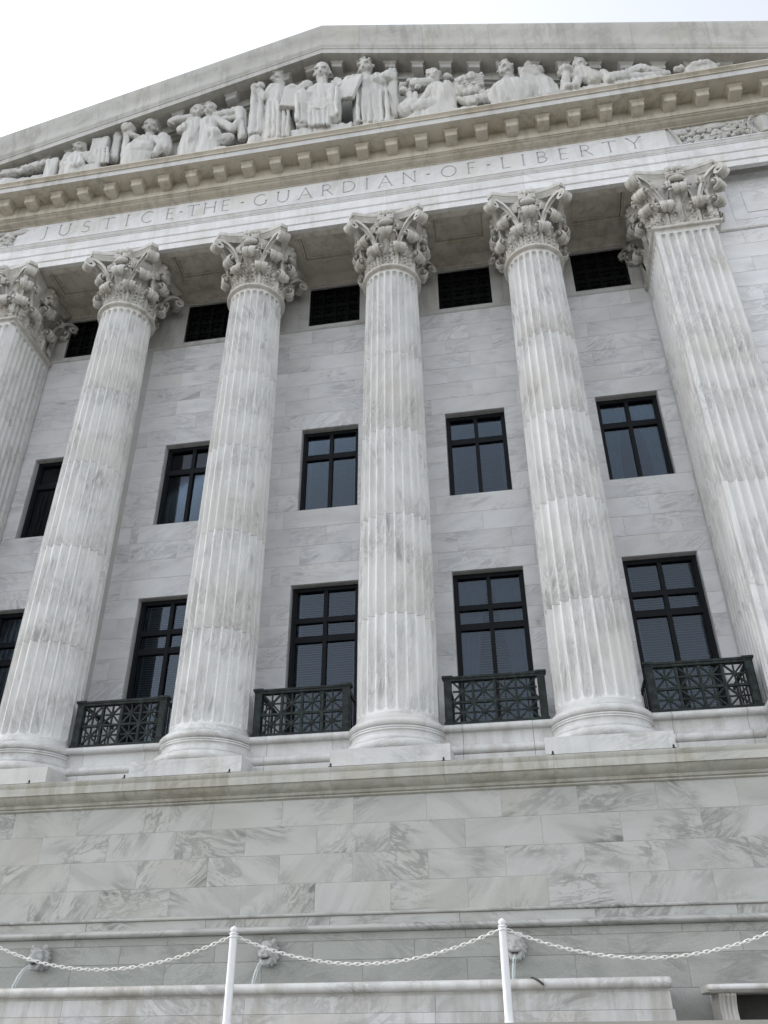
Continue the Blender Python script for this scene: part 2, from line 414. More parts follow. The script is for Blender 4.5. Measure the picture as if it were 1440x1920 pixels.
# --- rear wall
WU, WL_, WV = .719, .765, .708
ZU0, ZU1, ZL0, ZL1, ZV0, ZV1 = 12.413, 14.822, 6.56, 10.432, 18.414, 19.854
rear = pempty("rear_wall", (XC, YW, 6.5))
CH_ = .495
def backing():
    mb = MB(); y0, y1 = YW+.006, YW+.55
    xs = [-10.8]+sum([[c-.772, c+.772] for c in (-9.0, -5.4, -1.8, 1.8, 5.4)], [])+[7.2]
    for i in range(0, len(xs), 2):
        mb.box(xs[i], xs[i+1], y0, y1, 6.3, 20.7)
    for c in (-9.0, -5.4, -1.8, 1.8, 5.4):
        for z0, z1 in ((ZL1+.006, ZU0-.006), (ZU1+.006, ZV0), (ZV1, 20.7)): mb.box(c-.772, c+.772, y0, y1, z0, z1)
        mb.box(c-.772, c+.772, y0, y1, 6.3, 6.55)
    return mb
o = backing().build("backing_wall", M_BACK, smooth=False); setp(o, rear)
# courses keyed to the window heads and sills
zs = [6.556]
hh = (ZL1-6.556)/8
zs = [6.556+hh*i for i in range(9)]+[ZL1+(ZU0-ZL1)/4*i for i in range(1, 5)]+[ZU0+(ZU1-ZU0)/5*i for i in range(1, 6)]+[ZU1+(18.235-ZU1)/7*i for i in range(1, 8)]
def wallrow(z0, z1, r_, cx, half, lintel):
    """pieces of one course in the bay centred on cx; half = half width of an opening or None"""
    out = []
    L_, R_ = cx-1.8, cx+1.8
    if lintel: js = [L_+.55, cx-1.05, cx+1.05, R_-.55]
    else: js = [cx-1.2, cx, cx+1.2] if r_ % 2 == 0 else [cx-.6, cx+.6]
    js = [L_+.25]+[j for j in js if L_+.45 < j < R_-.45]+[R_-.25]
    for a, b_ in zip(js[:-1], js[1:]):
        if half is None: out.append((a, b_))
        else:
            if b_ <= cx-half or a >= cx+half: out.append((a, b_))
            else:
                if a < cx-half-.04: out.append((a, cx-half))
                if b_ > cx+half+.04: out.append((cx+half, b_))
    # drop slivers by merging
    return out
for cx in (-9.0, -5.4, -1.8, 1.8, 5.4):
    for r_ in range(len(zs)-1):
        z0, z1 = zs[r_], zs[r_+1]; zm = (z0+z1)/2
        half = WL_ if zm < ZL1 else (WU if ZU0 < zm < ZU1 else None)
        lint = abs(z0-ZL1) < .01 or abs(z0-ZU1) < .01 or abs(z1-ZU0) < .01
        for a, b_ in wallrow(z0, z1, r_, cx, half, lint):
            put_block("wall_block", a, b_, z0, z1, YW, M_WALL, rear)
# vent storey: fillet, framed panels, crown moulding
part("wall_fillet_moulding", MB().prism([(YW+.1, 18.235), (YW-.005, 18.235), (YW-.02, 18.25), (YW-.035, 18.27), (YW-.035, 18.30), (YW-.01, 18.31), (YW+.1, 18.31)], [-10.7, 7.1]), M_TRIM)
for cx in (-9.0, -5.4, -1.8, 1.8, 5.4):
    for a, b_ in ((cx-1.45, cx-1.03), (cx-1.02, cx-WV-.002), (cx+WV+.002, cx+1.02), (cx+1.03, cx+1.45)):
        put_block("vent_surround_block", a, b_, 18.312, 19.86, YW-.005, M_TRIM, rear)
    put_block("vent_surround_block", cx-1.02, cx+1.02, 19.862, 20.1, YW-.005, M_TRIM, rear)
    put_block("vent_surround_block", cx-WV, cx+WV, 18.312, 18.412, YW-.005, M_TRIM, rear)
part("wall_crown_moulding", MB().prism([(YW+.2, 19.93), (YW-.03, 19.93), (YW-.045, 19.96), (YW-.05, 19.98), (YW-.10, 19.99), (YW-.16, 20.02), (YW-.24, 20.05), (YW-.29, 20.055), (YW-.29, 20.2), (YW+.2, 20.2)], [-10.7, 7.1]), M_SOFF, ang=25)

# --- windows
def bar(mb, x0, x1, z0, z1, y0, y1): mb.box(x0, x1, y0, y1, z0, z1)
def make_window(cx, half, z0, z1, tiers, blind, curtain):
    wn = pempty("window", (cx, YW+.18, z0)); c = Vector((cx, 0, 0))
    y0, y1 = YW+.18, YW+.30
    fr = MB()
    fw = .075
    fr.box(cx-half+.004, cx-half+fw, y0, y1, z0, z1-.004); fr.box(cx+half-fw, cx+half-.004, y0, y1, z0, z1-.004)
    fr.box(cx-half+fw, cx+half-fw, y0+.002, y1, z1-.10, z1-.004); fr.box(cx-half+fw, cx+half-fw, y0+.002, y1, z0, z0+.07)
    # inner stepped sash rim
    fr.box(cx-half+fw, cx-half+fw+.03, y0+.03, y1, z0+.07, z1-.10); fr.box(cx+half-fw-.03, cx+half-fw, y0+.03, y1, z0+.07, z1-.10)
    fr.box(cx-.045, cx+.045, y0+.012, y1, z0+.07, z1-.10)
    for i, (a, b_) in enumerate(tiers):
        th = b_-a
        for s0, s1 in ((cx-half+fw+.03, cx-.045), (cx+.045, cx+half-fw-.03)):
            fr.box(s0, s1, y0+.02, y1-.002, a, b_)
    o = fr.build("frame", M_FRAME, smooth=False); setp(o, wn)
    edges = [z0+.07]+[v for t_ in sorted(tiers) for v in t_]+[z1-.10]
    for i in range(0, len(edges), 2):
        for s0, s1 in ((cx-half+fw+.03, cx-.045), (cx+.045, cx+half-fw-.03)):
            o = MB().box(s0, s1, y0+.075, y0+.083, edges[i], edges[i+1]).build("pane", M_GLASS, smooth=False); setp(o, wn)
    if blind:
        bl = MB(); nb = int((z1-z0)/.055)
        for i in range(nb):
            zc = z0+.05+i*.055
            bl.hexa([(cx-half+.12, y1+.10, zc), (cx+half-.12, y1+.10, zc), (cx+half-.12, y1+.135, zc+.028), (cx-half+.12, y1+.135, zc+.028),
                     (cx-half+.12, y1+.10, zc+.004), (cx+half-.12, y1+.10, zc+.004), (cx+half-.12, y1+.135, zc+.032), (cx-half+.12, y1+.135, zc+.032)])
        for sx in (-half+.16, half-.16): bl.box(cx+sx-.012, cx+sx+.012, y1+.085, y1+.092, z0+.02, z1-.05)
        o = bl.build("blind", M_BLIND, smooth=False); setp(o, wn); o['kind'] = 'stuff'
    if curtain:
        for s_ in (-1, 1):
            cu = MB(); rows = []
            for j in range(9):
                zz_ = z1-.1-(z1-z0-.15)*j/8; f = j/8
                wd = half*(.92-.45*math.sin(min(1, f*1.25)*PI/2))
                row = []
                for k in range(17):
                    u = k/16; x = cx+s_*(half-.04-wd*u); row.append((x, y1+.055+.018*math.sin(u*9*PI)*(1), zz_))
                rows.append(row)
            back = [[(x, y+.006, z) for x, y, z in r] for r in rows]
            cu.loft(rows, False, False); cu.loft(back, False, False)
            o = cu.build("curtain", M_CURT); setp(o, wn)
    o = MB().box(cx-half-.2, cx+half+.2, YW+.56, YW+1.3, z0-.1, z1+.1)
    # dark room behind the glass: open box
    rm = MB(); rm.v = [(cx-half-.3, YW+.551, z0-.2), (cx+half+.3, YW+.551, z0-.2), (cx+half+.3, YW+.551, z1+.2), (cx-half-.3, YW+.551, z1+.2),
                       (cx-half-.3, 2.58, z0-.2), (cx+half+.3, 2.58, z0-.2), (cx+half+.3, 2.58, z1+.2), (cx-half-.3, 2.58, z1+.2)]
    rm.f = [(4, 5, 6, 7), (0, 1, 5, 4), (1, 2, 6, 5), (2, 3, 7, 6), (3, 0, 4, 7)]
    o = rm.build("room_lining", M_DARK, smooth=False); setp(o, wn)
    # stone reveal
    rv = MB(); e_ = .003
    rv.box(cx-.79, cx-half+e_, YW+.051, YW+.5, z0, z1+.02); rv.box(cx+half-e_, cx+.79, YW+.051, YW+.5, z0, z1+.02)
    rv.box(cx-half+e_, cx+half-e_, YW+.051, YW+.5, z1-e_, z1+.02); rv.box(cx-half+e_, cx+half-e_, YW+.02, YW+.5, z0-.03, z0-.001)
    o = rv.build("reveal", M_TRIM, smooth=False); setp(o, wn)
    return wn
for i, cx in enumerate((-9.0, -5.4, -1.8, 1.8, 5.4)):
    make_window(cx, WU, ZU0, ZU1, [(13.99, 14.14)], i in (1, 2, 3), i in (4,))
    make_window(cx, WL_, ZL0, ZL1, [(9.57, 9.69), (9.11, 9.255)], i in (1, 2, 3, 4), i in (3, ))
    vt = pempty("vent", (cx, YW+.06, ZV0))
    gr = MB(); y0 = YW+.06
    W2, H2 = 2*WV, ZV1-ZV0
    for s_ in (-1, 1): gr.box(cx+s_*(WV-.03)-.028, cx+s_*(WV-.03)+.028, y0, y0+.08, ZV0+.002, ZV1-.002)
    gr.box(cx-WV+.06, cx+WV-.06, y0+.001, y0+.08, ZV0+.002, ZV0+.06); gr.box(cx-WV+.06, cx+WV-.06, y0+.001, y0+.08, ZV1-.06, ZV1-.002)
    for k in range(1, 4):
        gr.box(cx-WV+W2*k/4-.03, cx-WV+W2*k/4+.03, y0+.01, y0+.07, ZV0+.06, ZV1-.06)
        gr.box(cx-WV+.06, cx+WV-.06, y0+.014, y0+.066, ZV0+H2*k/4-.025, ZV0+H2*k/4+.025)
    for a in range(4):
        for b_ in range(4):
            xa, za = cx-WV+W2*(a+.5)/4, ZV0+H2*(b_+.5)/4
            gr.box(xa-.012, xa+.012, y0+.03, y0+.055, za-.16, za+.16); gr.box(xa-.15, xa+.15, y0+.032, y0+.053, za-.012, za+.012)
            gr.lathe([(.05, -.01), (.06, 0), (.05, .01)], 8, (xa, y0+.03, za))
    o = gr.build("grille", M_GRILLE, smooth=False); setp(o, vt)
    o = MB().box(cx-WV-.02, cx+WV+.02, YW+.2, YW+.3, ZV0-.02, ZV1+.02).build("vent_back", M_DARK, smooth=False); setp(o, vt)

# --- columns
ZB0, ZS0, ZS1, ZAS = 5.969, 6.68, 18.04, 18.15
RB, RT = .765, .655
def shaft_r(z):
    t_ = (z-ZS0)/(ZS1-ZS0); return RB-(RB-RT)*(.35*t_+.65*t_*t_)
NF, NP = 24, 9
def flute_ring(z, tcap):
    out = []
    r = shaft_r(z)
    for f in range(NF):
        for k in range(NP+1):
            a0 = 2*PI*f/NF
            u = -1+2*k/NP
            ang = a0+(u*.87)*PI/NF
            d = .098*r/.7*math.sqrt(max(0., 1-u*u-tcap*tcap)) if tcap < 1 else 0
            out.append(((r-d)*math.cos(ang), (r-d)*math.sin(ang), z))
    return out
joints = [ZS0, 8.63, 10.87, 13.11, 15.35, ZS1]
drum_me = []
for i in range(5):
    za, zb = joints[i]+(.0 if i == 0 else .003), joints[i+1]-(.003 if i < 4 else 0)
    rings = []
    if i == 0:
        rings.append(flute_ring(za, 1))
        for tt in (1, .97, .85, .6, .3, 0): rings.append(flute_ring(za+.03+.085*(1-tt), tt))
    else: rings.append([(x*.994, y*.994, z) for x, y, z in flute_ring(za, 0)]); rings.append(flute_ring(za+.006, 0))
    for k in range(1, 5): rings.append(flute_ring(za+.2+(zb-za-.4)*k/5, 0))
    if i == 4:
        for tt in (0, .3, .6, .85, .97, 1): rings.append(flute_ring(zb-.03-.085*(1-tt), tt))
        rings.append(flute_ring(zb, 1))
    else: rings.append(flute_ring(zb-.006, 0)); rings.append([(x*.994, y*.994, z) for x, y, z in flute_ring(zb, 0)])
    drum_me.append(MB().loft(rings).mesh("drum", M_COL, True, 40))
def arc(cx_, cz, rx, rz, a0, a1, n): return [(cx_+rx*math.cos(R(a0+(a1-a0)*i/n)), cz+rz*math.sin(R(a0+(a1-a0)*i/n))) for i in range(n+1)]
bp = [(.3, ZB0+.003), (.90, ZB0+.003)]+arc(.905, 6.067, .10, .095, -85, 85, 10)+[(.925, 6.168), (.925, 6.195), (.905, 6.20)]
bp += [(.875, 6.222), (.855, 6.255), (.85, 6.285), (.86, 6.315), (.885, 6.33), (.885, 6.352), (.872, 6.356), (.89, 6.37), (.89, 6.39), (.868, 6.40)]
bp += arc(.84, 6.475, .075, .07, -80, 85, 9)+[(.838, 6.548), (.838, 6.575), (.80, 6.60), (.778, 6.64), (.768, 6.679), (.3, 6.679)]
base_me = MB().lathe(bp, 72).mesh("base", M_BASE, True, 35)
plinth_me = MB().box(-1.022, 1.022, -1.022, 1.022, ZPL+.001, ZB0).mesh("plinth", M_BASE, False)
for x in COLX:
    c_ = pempty("column", (x, 0, ZPL))
    for dm in drum_me: setp(obj("drum", dm, None, (x, 0, 0), (0, 0, 2*PI/NF*random.randrange(NF))), c_)
    setp(obj("base", base_me, None, (x, 0, 0)), c_)
    setp(obj("plinth", plinth_me, None, (x, 0, 0)), c_)

# --- antae (square fluted end pillars)
def fluted_line(p, q, n, wid, depth, t_=0., margin=None):
    """points from p to q with n flutes cut in to the left of the travel direction"""
    p, q = Vector(p), Vector(q); d = q-p; L_ = d.length; d /= L_; nrm = Vector((-d.y, d.x))
    pts = [p]; step = (L_-2*(margin or .06))/n
    for i in range(n):
        c = (margin or .06)+step*(i+.5)
        for k in range(9):
            u = -1+k/4; pts.append(p+d*(c+u*wid/2)+nrm*(depth*math.sqrt(max(0, 1-u*u-t_*t_)) if t_ < 1 else 0))
    return pts
AH = .735; AY0, AY1 = -.655, 1.2
def anta_ring(z, t_):
    fr = fluted_line((-AH, AY0), (AH, AY0), 7, .150, .075, t_, .09)
    rt = fluted_line((AH, AY0), (AH, AY1), 8, .150, .07, t_, .16)
    bk = [Vector((AH, AY1)), Vector((-AH, AY1))]
    lf = fluted_line((-AH, AY1), (-AH, AY0), 8, .150, .07, t_, .16)
    return [(v.x, v.y, z) for v in fr+rt[1:]+bk+lf[1:]]
def anta_mesh(za, zb, lo, hi):
    rings = []
    if lo:
        rings.append(anta_ring(za, 1)); rings += [anta_ring(za+.04+.08*(1-tt), tt) for tt in (1, .97, .85, .6, .3, 0)]
    else: rings.append(anta_ring(za, 0))
    rings.append(anta_ring((za+zb)/2, 0))
    if hi: rings += [anta_ring(zb-.06-.08*(1-tt), tt) for tt in (0, .3, .6, .85, .97, 1)]; rings.append(anta_ring(zb, 1))
    else: rings.append(anta_ring(zb, 0))
    return MB().loft(rings).mesh("shaft_block", M_COL, True, 40)
anta_me = [anta_mesh(joints[i]+.002, joints[i+1]-.002, i == 0, i == 4) for i in range(5)]
def rect_sweep(prof, hx, y0, y1):
    """profile [(out,z)] carried round a rectangle (outward by out)"""
    return MB().loft([[(-hx-o_, y0-o_, z), (hx+o_, y0-o_, z), (hx+o_, y1, z), (-hx-o_, y1, z)] for o_, z in prof])
abp = [(-.1, ZPL+.001), (.27, ZPL+.001), (.27, 5.985), (.20, 5.99)]+[(o_-.79, z) for o_, z in arc(.99, 6.08, .08, .085, -85, 85, 8)]+[(.14, 6.18), (.10, 6.20), (.09, 6.30), (.11, 6.38), (.13, 6.40)]+[(o_-.79, z) for o_, z in arc(.905, 6.48, .07, .07, -85, 85, 8)]+[(.08, 6.56), (.04, 6.60), (.01, 6.64), (0, 6.679), (-.1, 6.679)]
anta_base = rect_sweep(abp, AH, AY0, YW-.02).mesh("base", M_BASE, True, 35)
for x in ANTX:
    c_ = pempty("anta", (x, 0, ZPL))
    for am in anta_me: setp(obj("shaft_block", am, None, (x, 0, 0)), c_)
    setp(obj("base", anta_base, None, (x, 0, 0)), c_)

# --- Corinthian capitals
def leaf_mesh(path, wid, name="leaf"):
    ns, nu = 36, 16
    # resample the (y,z) path by arc length
    P = [Vector((a, b_)) for a, b_ in path]; acc = [0]
    for i in range(1, len(P)): acc.append(acc[-1]+(P[i]-P[i-1]).length)
    def samp(s):
        d = s*acc[-1]
        for i in range(1, len(P)):
            if d <= acc[i] or i == len(P)-1:
                f = (d-acc[i-1])/(acc[i]-acc[i-1]); 
                p0, p1 = P[max(i-2, 0)], P[i-1]; p2, p3 = P[i], P[min(i+1, len(P)-1)]
                return .5*((2*p1)+(-p0+p2)*f+(2*p0-5*p1+4*p2-p3)*f*f+(-p0+3*p1-3*p2+p3)*f**3)
    front, back = [], []
    for i in range(ns+1):
        s = i/ns; p = samp(s); q = samp(min(1, s+.01)); q0 = samp(max(0, s-.01)); tg = (q-q0).normalized(); nr = Vector((tg.y, -tg.x))   # outward of the curl
        wv = wid*(.80+.35*math.sin(PI*min(1, s*1.25)))*(1-.10*max(0, s-.72)/.28)*(1-.35*(max(0, s-.85)/.15)**2)
        sm_ = max(0., min(1., (s-.52)/.16)); lobe = 1-.36*abs(math.sin(s*PI*7.0))**1.2*(1-sm_)
        th = .04+.075*max(0, s-.55)/.45
        fr, bk = [], []
        for k in range(nu+1):
            u = -1+2*k/nu
            h = -.07*u*u*(1-.5*s)+.022*math.exp(-(u/.16)**2)+.030*math.cos(u*PI*4+s*7*abs(u))*(1-sm_)*(1 if abs(u) < .95 else 0)+.008*math.cos(u*PI*6)*sm_
            a = p+nr*h
            fr.append((u*wv*lobe, a.x, a.y)); b2 = a-nr*th*(1-.75*u*u)
            bk.append((u*wv*lobe*.97, b2.x, b2.y))
        front.append(fr); back.append(bk)
    mb = MB(); rings = [f+list(reversed(b_)) for f, b_ in zip(front, back)]
    mb.loft(rings); 
    cc = P[-4].lerp(P[-1], .55); kr = (P[-4]-P[-1]).length*.5
    mb.cap((-wid*.92, cc.x, cc.y), (wid*.92, cc.x, cc.y), kr*.8, kr*.8, 10)      # solid core of the curled tip
    # outward is -y locally
    mb.v = [(x, -y, z) for x, y, z in mb.v]
    return mb.mesh(name, M_CAP, True, 55)
LOW = [(.0, 0), (.02, .18), (.04, .36), (.07, .49), (.125, .575), (.20, .595), (.245, .55), (.235, .49), (.195, .475), (.175, .50)]
UPP = [(.0, .15), (.02, .5), (.045, .78), (.095, .97), (.17, 1.075), (.26, 1.095), (.315, 1.04), (.305, .97), (.26, .95), (.235, .98)]
LEAF_L = leaf_mesh(LOW, .22); LEAF_U = leaf_mesh(UPP, .245)
CAU = [(.0, .5), (.015, .8), (.04, 1.05), (.09, 1.22), (.16, 1.31), (.22, 1.30), (.235, 1.24), (.20, 1.20)]
LEAF_C = leaf_mesh(CAU, .10)
def ribbon(path, wid, th, n=None):
    mb = MB(); rings = []
    path = [Vector(p) for p in path]
    for i, p in enumerate(path):
        t_ = (path[min(i+1, len(path)-1)]-path[max(i-1, 0)]).normalized()
        side = Vector((t_.y, -t_.x, 0))
        if n is not None: side = n
        side.normalize(); up = side.cross(t_).normalized()
        w_ = wid[i] if isinstance(wid, list) else wid
        prof = [(-1, .2), (-.8, 1), (-.3, .45), (.3, .45), (.8, 1), (1, .2), (1, -.6), (-1, -.6)]
        rings.append([p+side*(a*w_/2)+up*(b_*th/2) for a, b_ in prof])
    mb.loft(rings); return mb
def volute_path(stalk, cen, rad, turns=1.4):
    pts = list(stalk)
    a0 = PI*.62
    nn = 22
    for i in range(nn):
        f = i/(nn-1); a = a0-f*turns*2*PI; r = rad*(1-.72*f)
        pts.append((cen[0]+r*math.cos(a), cen[1]+r*math.sin(a)))
    return pts
def volute_mesh(sgn):
    """corner volute; local x outward along the diagonal, y across, built round the column axis"""
    vp = volute_path([(.0, .62), (.04, .86), (.12, 1.10), (.24, 1.30), (.36, 1.42)], (.56, 1.35), .15)
    pts = []; ws = []
    for i, (r_, z) in enumerate(vp):
        f = min(1, i/6); th = sgn*(.24*(1-f)**1.2+.047)
        pts.append((r_, sgn*(.26*(1-f)+.065), z)); ws.append(.10+.05*f)
    return ribbon(pts, ws, .10, Vector((0, 1, 0))).mesh("volute", M_CAP, True, 40)
VOL = [volute_mesh(1), volute_mesh(-1)]
def helix_mesh(sgn):
    vp = volute_path([(.0, .66), (.02, .9), (.05, 1.12), (.09, 1.28), (.10, 1.36)], (.0, 0), 0)[:5]
    pts = [(sgn*(.33-.16*i/4), -(.02+.07*i/4), z) for i, (r_, z) in enumerate(vp)]
    cx_, cz = .135, 1.36
    for i in range(14):
        f = i/13; a = -f*2.3*PI+0.3; r = .085*(1-.7*f)
        pts.append((sgn*(cx_+r*math.cos(a)*-1+.02), -.12, cz+r*math.sin(a)+.03))
    return ribbon(pts, .07, .05, Vector((0, 1, 0))).mesh("helix", M_CAP, True, 40)
HEL = [helix_mesh(1), helix_mesh(-1)]
def abacus_mesh(hx, hy0, hy1, sag, cut, name="abacus"):
    """concave-sided slab; corners (±hx, hy0..hy1)"""
    def outline(k):
        pts = []
        C = [(-hx, hy0), (hx, hy0), (hx, hy1), (-hx, hy1)]
        mx, my = 0, (hy0+hy1)/2
        for i in range(4):
            a, b_ = Vector(C[i]), Vector(C[(i+1) % 4]); d = (b_-a); L_ = d.length; d /= L_; nr = Vector((-d.y, d.x))
            for j in range(13):
                t_ = j/12; q = a+d*(cut+(L_-2*cut)*t_)+nr*(sag*(1-(2*t_-1)**2))
                pts.append(q)
        return [Vector((mx+(p.x-mx)*(1-k/hx), my+(p.y-my)*(1-k/((hy1-hy0)/2)))) for p in pts]
    lay = [(.12, 1.585), (.10, 1.62), (.045, 1.69), (.035, 1.70), (.035, 1.725), (.012, 1.73), (0, 1.76), (0, 1.83), (.02, 1.866)]
    return MB().loft([[(p.x, p.y, z) for p in outline(k)] for k, z in lay]).mesh(name, M_CAP, True, 30)
def fleuron_mesh():
    mb = MB()
    mb.box(-.21, .21, -.10, .1, 1.47, 1.84)
    mb.ell((0, -.12, 1.70), (.10, .07, .09)); 
    for s_ in (-1, 1):
        mb.ell((s_*.13, -.11, 1.74), (.07, .055, .10)); mb.ell((s_*.12, -.12, 1.56), (.09, .05, .055)); mb.cap((s_*.04, -.115, 1.66), (s_*.06, -.115, 1.52), .03, .03)
    mb.cap((-.17, -.13, 1.47), (.17, -.13, 1.47), .045, .045); mb.ell((0, -.08, 1.40), (.20, .10, .09))
    return mb.mesh("fleuron", M_CAP, True, 35)
FLE = fleuron_mesh()
bell_me = MB().lathe([(.3, .04), (.645, .04), (.62, .12), (.61, .5), (.625, .9), (.66, 1.2), (.74, 1.45), (.80, 1.56), (.80, 1.60), (.3, 1.60)], 40).mesh("bell", M_CAP, True, 40)
astr_me = MB().lathe([(.3, -.12), (.655, -.12), (.665, -.07), (.70, -.055)]+arc(.70, 0, .055, .05, -80, 80, 8)+[(.675, .055), (.3, .055)], 64).mesh("astragal", M_CAP, True, 40)
aba_me = abacus_mesh(.985, -.985, .985, .17, .13)
def rotz(a): return (0, 0, a)
ZC = 18.19
def place(name, me, cpt, dx, dy, ang, parent):
    setp(obj(name, me, None, (cpt[0]+dx, cpt[1]+dy, cpt[2]), rotz(ang)), parent)
for x in COLX:
    c_ = pempty("capital", (x, 0, ZC)); P0 = (x, 0, ZC)
    place("astragal", astr_me, (x, 0, ZAS), 0, 0, 0, c_); place("bell", bell_me, P0, 0, 0, 0, c_); place("abacus", aba_me, P0, 0, 0, 0, c_)
    for k in range(8):
        a = PI/4*k
        place("upper_leaf", LEAF_U, P0, .615*math.sin(a), -.615*math.cos(a), a, c_)
        b_ = a+PI/8
        place("lower_leaf", LEAF_L, P0, .625*math.sin(b_), -.625*math.cos(b_), b_, c_)
        place("stalk_leaf", LEAF_C, P0, .60*math.sin(b_), -.60*math.cos(b_), b_, c_)
    for k in range(4):
        a = PI/2*k
        place("fleuron", FLE, P0, .80*math.sin(a), -.80*math.cos(a), a, c_)
        for h in HEL: place("helix", h, P0, .64*math.sin(a), -.64*math.cos(a), a, c_)
        d_ = a+PI/4
        for v_ in VOL: place("volute", v_, P0, .70*math.sin(d_), -.70*math.cos(d_), d_-PI/2, c_)
# anta capitals
ab_l = rect_sweep([(-.1, .0), (-.01, .0), (-.015, .3), (0, .9), (.04, 1.25), (.10, 1.5), (.14, 1.6), (-.1, 1.6)], AH, AY0, AY1).mesh("bell", M_CAP, True, 35)
ab_n = rect_sweep([(-.1, -.12), (.0, -.12), (.01, -.07), (.03, -.055)]+[(o_-.70+.03, z) for o_, z in arc(.70, 0, .055, .05, -80, 80, 8)]+[(.01, .055), (-.1, .055)], AH, AY0, AY1).mesh("astragal", M_CAP, True, 40)
ab_a = abacus_mesh(1.06, -.985, 1.26, .15, .13)
for x in ANTX:
    c_ = pempty("capital", (x, 0, ZC)); P0 = (x, 0, ZC)
    place("astragal", ab_n, (x, 0, ZAS), 0, 0, 0, c_); place("bell", ab_l, P0, 0, 0, 0, c_); place("abacus", ab_a, P0, 0, 0, 0, c_)
    for dx in (-.37, .37): place("lower_leaf", LEAF_L, P0, dx, AY0, 0, c_)
    for dx in (-.58, -.22, .22, .58): place("stalk_leaf", LEAF_C, P0, dx, AY0+.02, 0, c_)
    place("upper_leaf", LEAF_U, P0, 0, AY0, 0, c_); place("fleuron", FLE, P0, 0, AY0-.18, 0, c_)
    for h in HEL: place("helix", h, P0, 0, AY0-.02, 0, c_)
    for s_ in (-1, 1):
        a = s_*PI/2
        place("upper_leaf", LEAF_U, P0, s_*AH, AY0, s_*PI/4, c_)
        for dy in (.45, 1.3): place("lower_leaf", LEAF_L, P0, s_*AH, AY0+dy, a, c_)
        for dy in (.22, .68, 1.12, 1.6): place("stalk_leaf", LEAF_C, P0, s_*(AH-.02), AY0+dy, a, c_)
        place("lower_leaf", LEAF_L, P0, s_*(AH-.03), AY0+.03, s_*PI/4, c_)
        place("upper_leaf", LEAF_U, P0, s_*AH, AY0+.9, a, c_); place("fleuron", FLE, P0, s_*(AH+.18), AY0+.92, a, c_)
        place("upper_leaf", LEAF_U, P0, s_*AH, AY1-.15, s_*PI*.7, c_)
        for v_ in VOL:
            place("volute", v_, P0, s_*(AH-.10), AY0+.08, (-PI/2 + s_*PI/4), c_)
            place("volute", v_, P0, s_*(AH-.10), AY1-.2, (-PI/2 + s_*PI*.72), c_)

# --- entablature
XL, XR = XC-HL, XC+HL
YF = -.655
arch = [(YF+.12, ZA), (YF, ZA), (YF, ZA+.20), (YF-.008, ZA+.205), (YF-.028, ZA+.225), (YF-.028, ZA+.49), (YF-.04, ZA+.495), (YF-.055, ZA+.52), (YF-.055, ZA+.80),
        (YF-.07, ZA+.802), (YF-.07, ZA+.83), (YF-.085, ZA+.84), (YF-.105, ZA+.87), (YF-.125, ZA+.91), (YF-.14, ZA+.915), (YF-.14, ZA+.95), (YF, ZA+1.0), (YF+.12, ZA+1.0)]
# cut in lengths with visible joints over the columns
jx = [XL]+[v for v in SUP]+[XR]
for a, b_ in bay(jx):
    part("architrave", MB().prism(arch, [a+.002, b_-.002]), M_ENT, ang=20)
# architrave soffit with sunk panels
def soffit(a, b_):
    mb = MB(); x0, x1 = a+1.12, b_-1.12; y0, y1, yb = -.36, .52, .96
    mb.box(a, b_, YF+.122, y0, ZA+.001, ZA+.3); mb.box(a, b_, y1, yb, ZA+.004, ZA+.3)
    mb.box(a, x0, y0, y1, ZA+.004, ZA+.3); mb.box(x1, b_, y0, y1, ZA+.004, ZA+.3)
    for k, (i_, zz_) in enumerate(((.0, .06), (.06, .13))):
        X0, X1, Y0, Y1 = x0+i_, x1-i_, y0+i_, y1-i_; t_ = .045
        mb.box(X0, X1, Y0, Y0+t_, ZA+zz_, ZA+.3); mb.box(X0, X1, Y1-t_, Y1, ZA+zz_, ZA+.3)
        mb.box(X0, X0+t_, Y0+t_, Y1-t_, ZA+zz_, ZA+.3); mb.box(X1-t_, X1, Y0+t_, Y1-t_, ZA+zz_, ZA+.3)
    mb.box(x0+.105, x1-.105, y0+.105, y1-.105, ZA+.17, ZA+.3)
    return mb
for a, b_ in bay(SUP):
    part("soffit_panel", soffit(a, b_), M_SOFF, smooth=False)
part("portico_ceiling", MB().box(-10.8, 7.2, -.2, 1.9, ZA+.32, ZA+.6), M_SOFF, smooth=False)

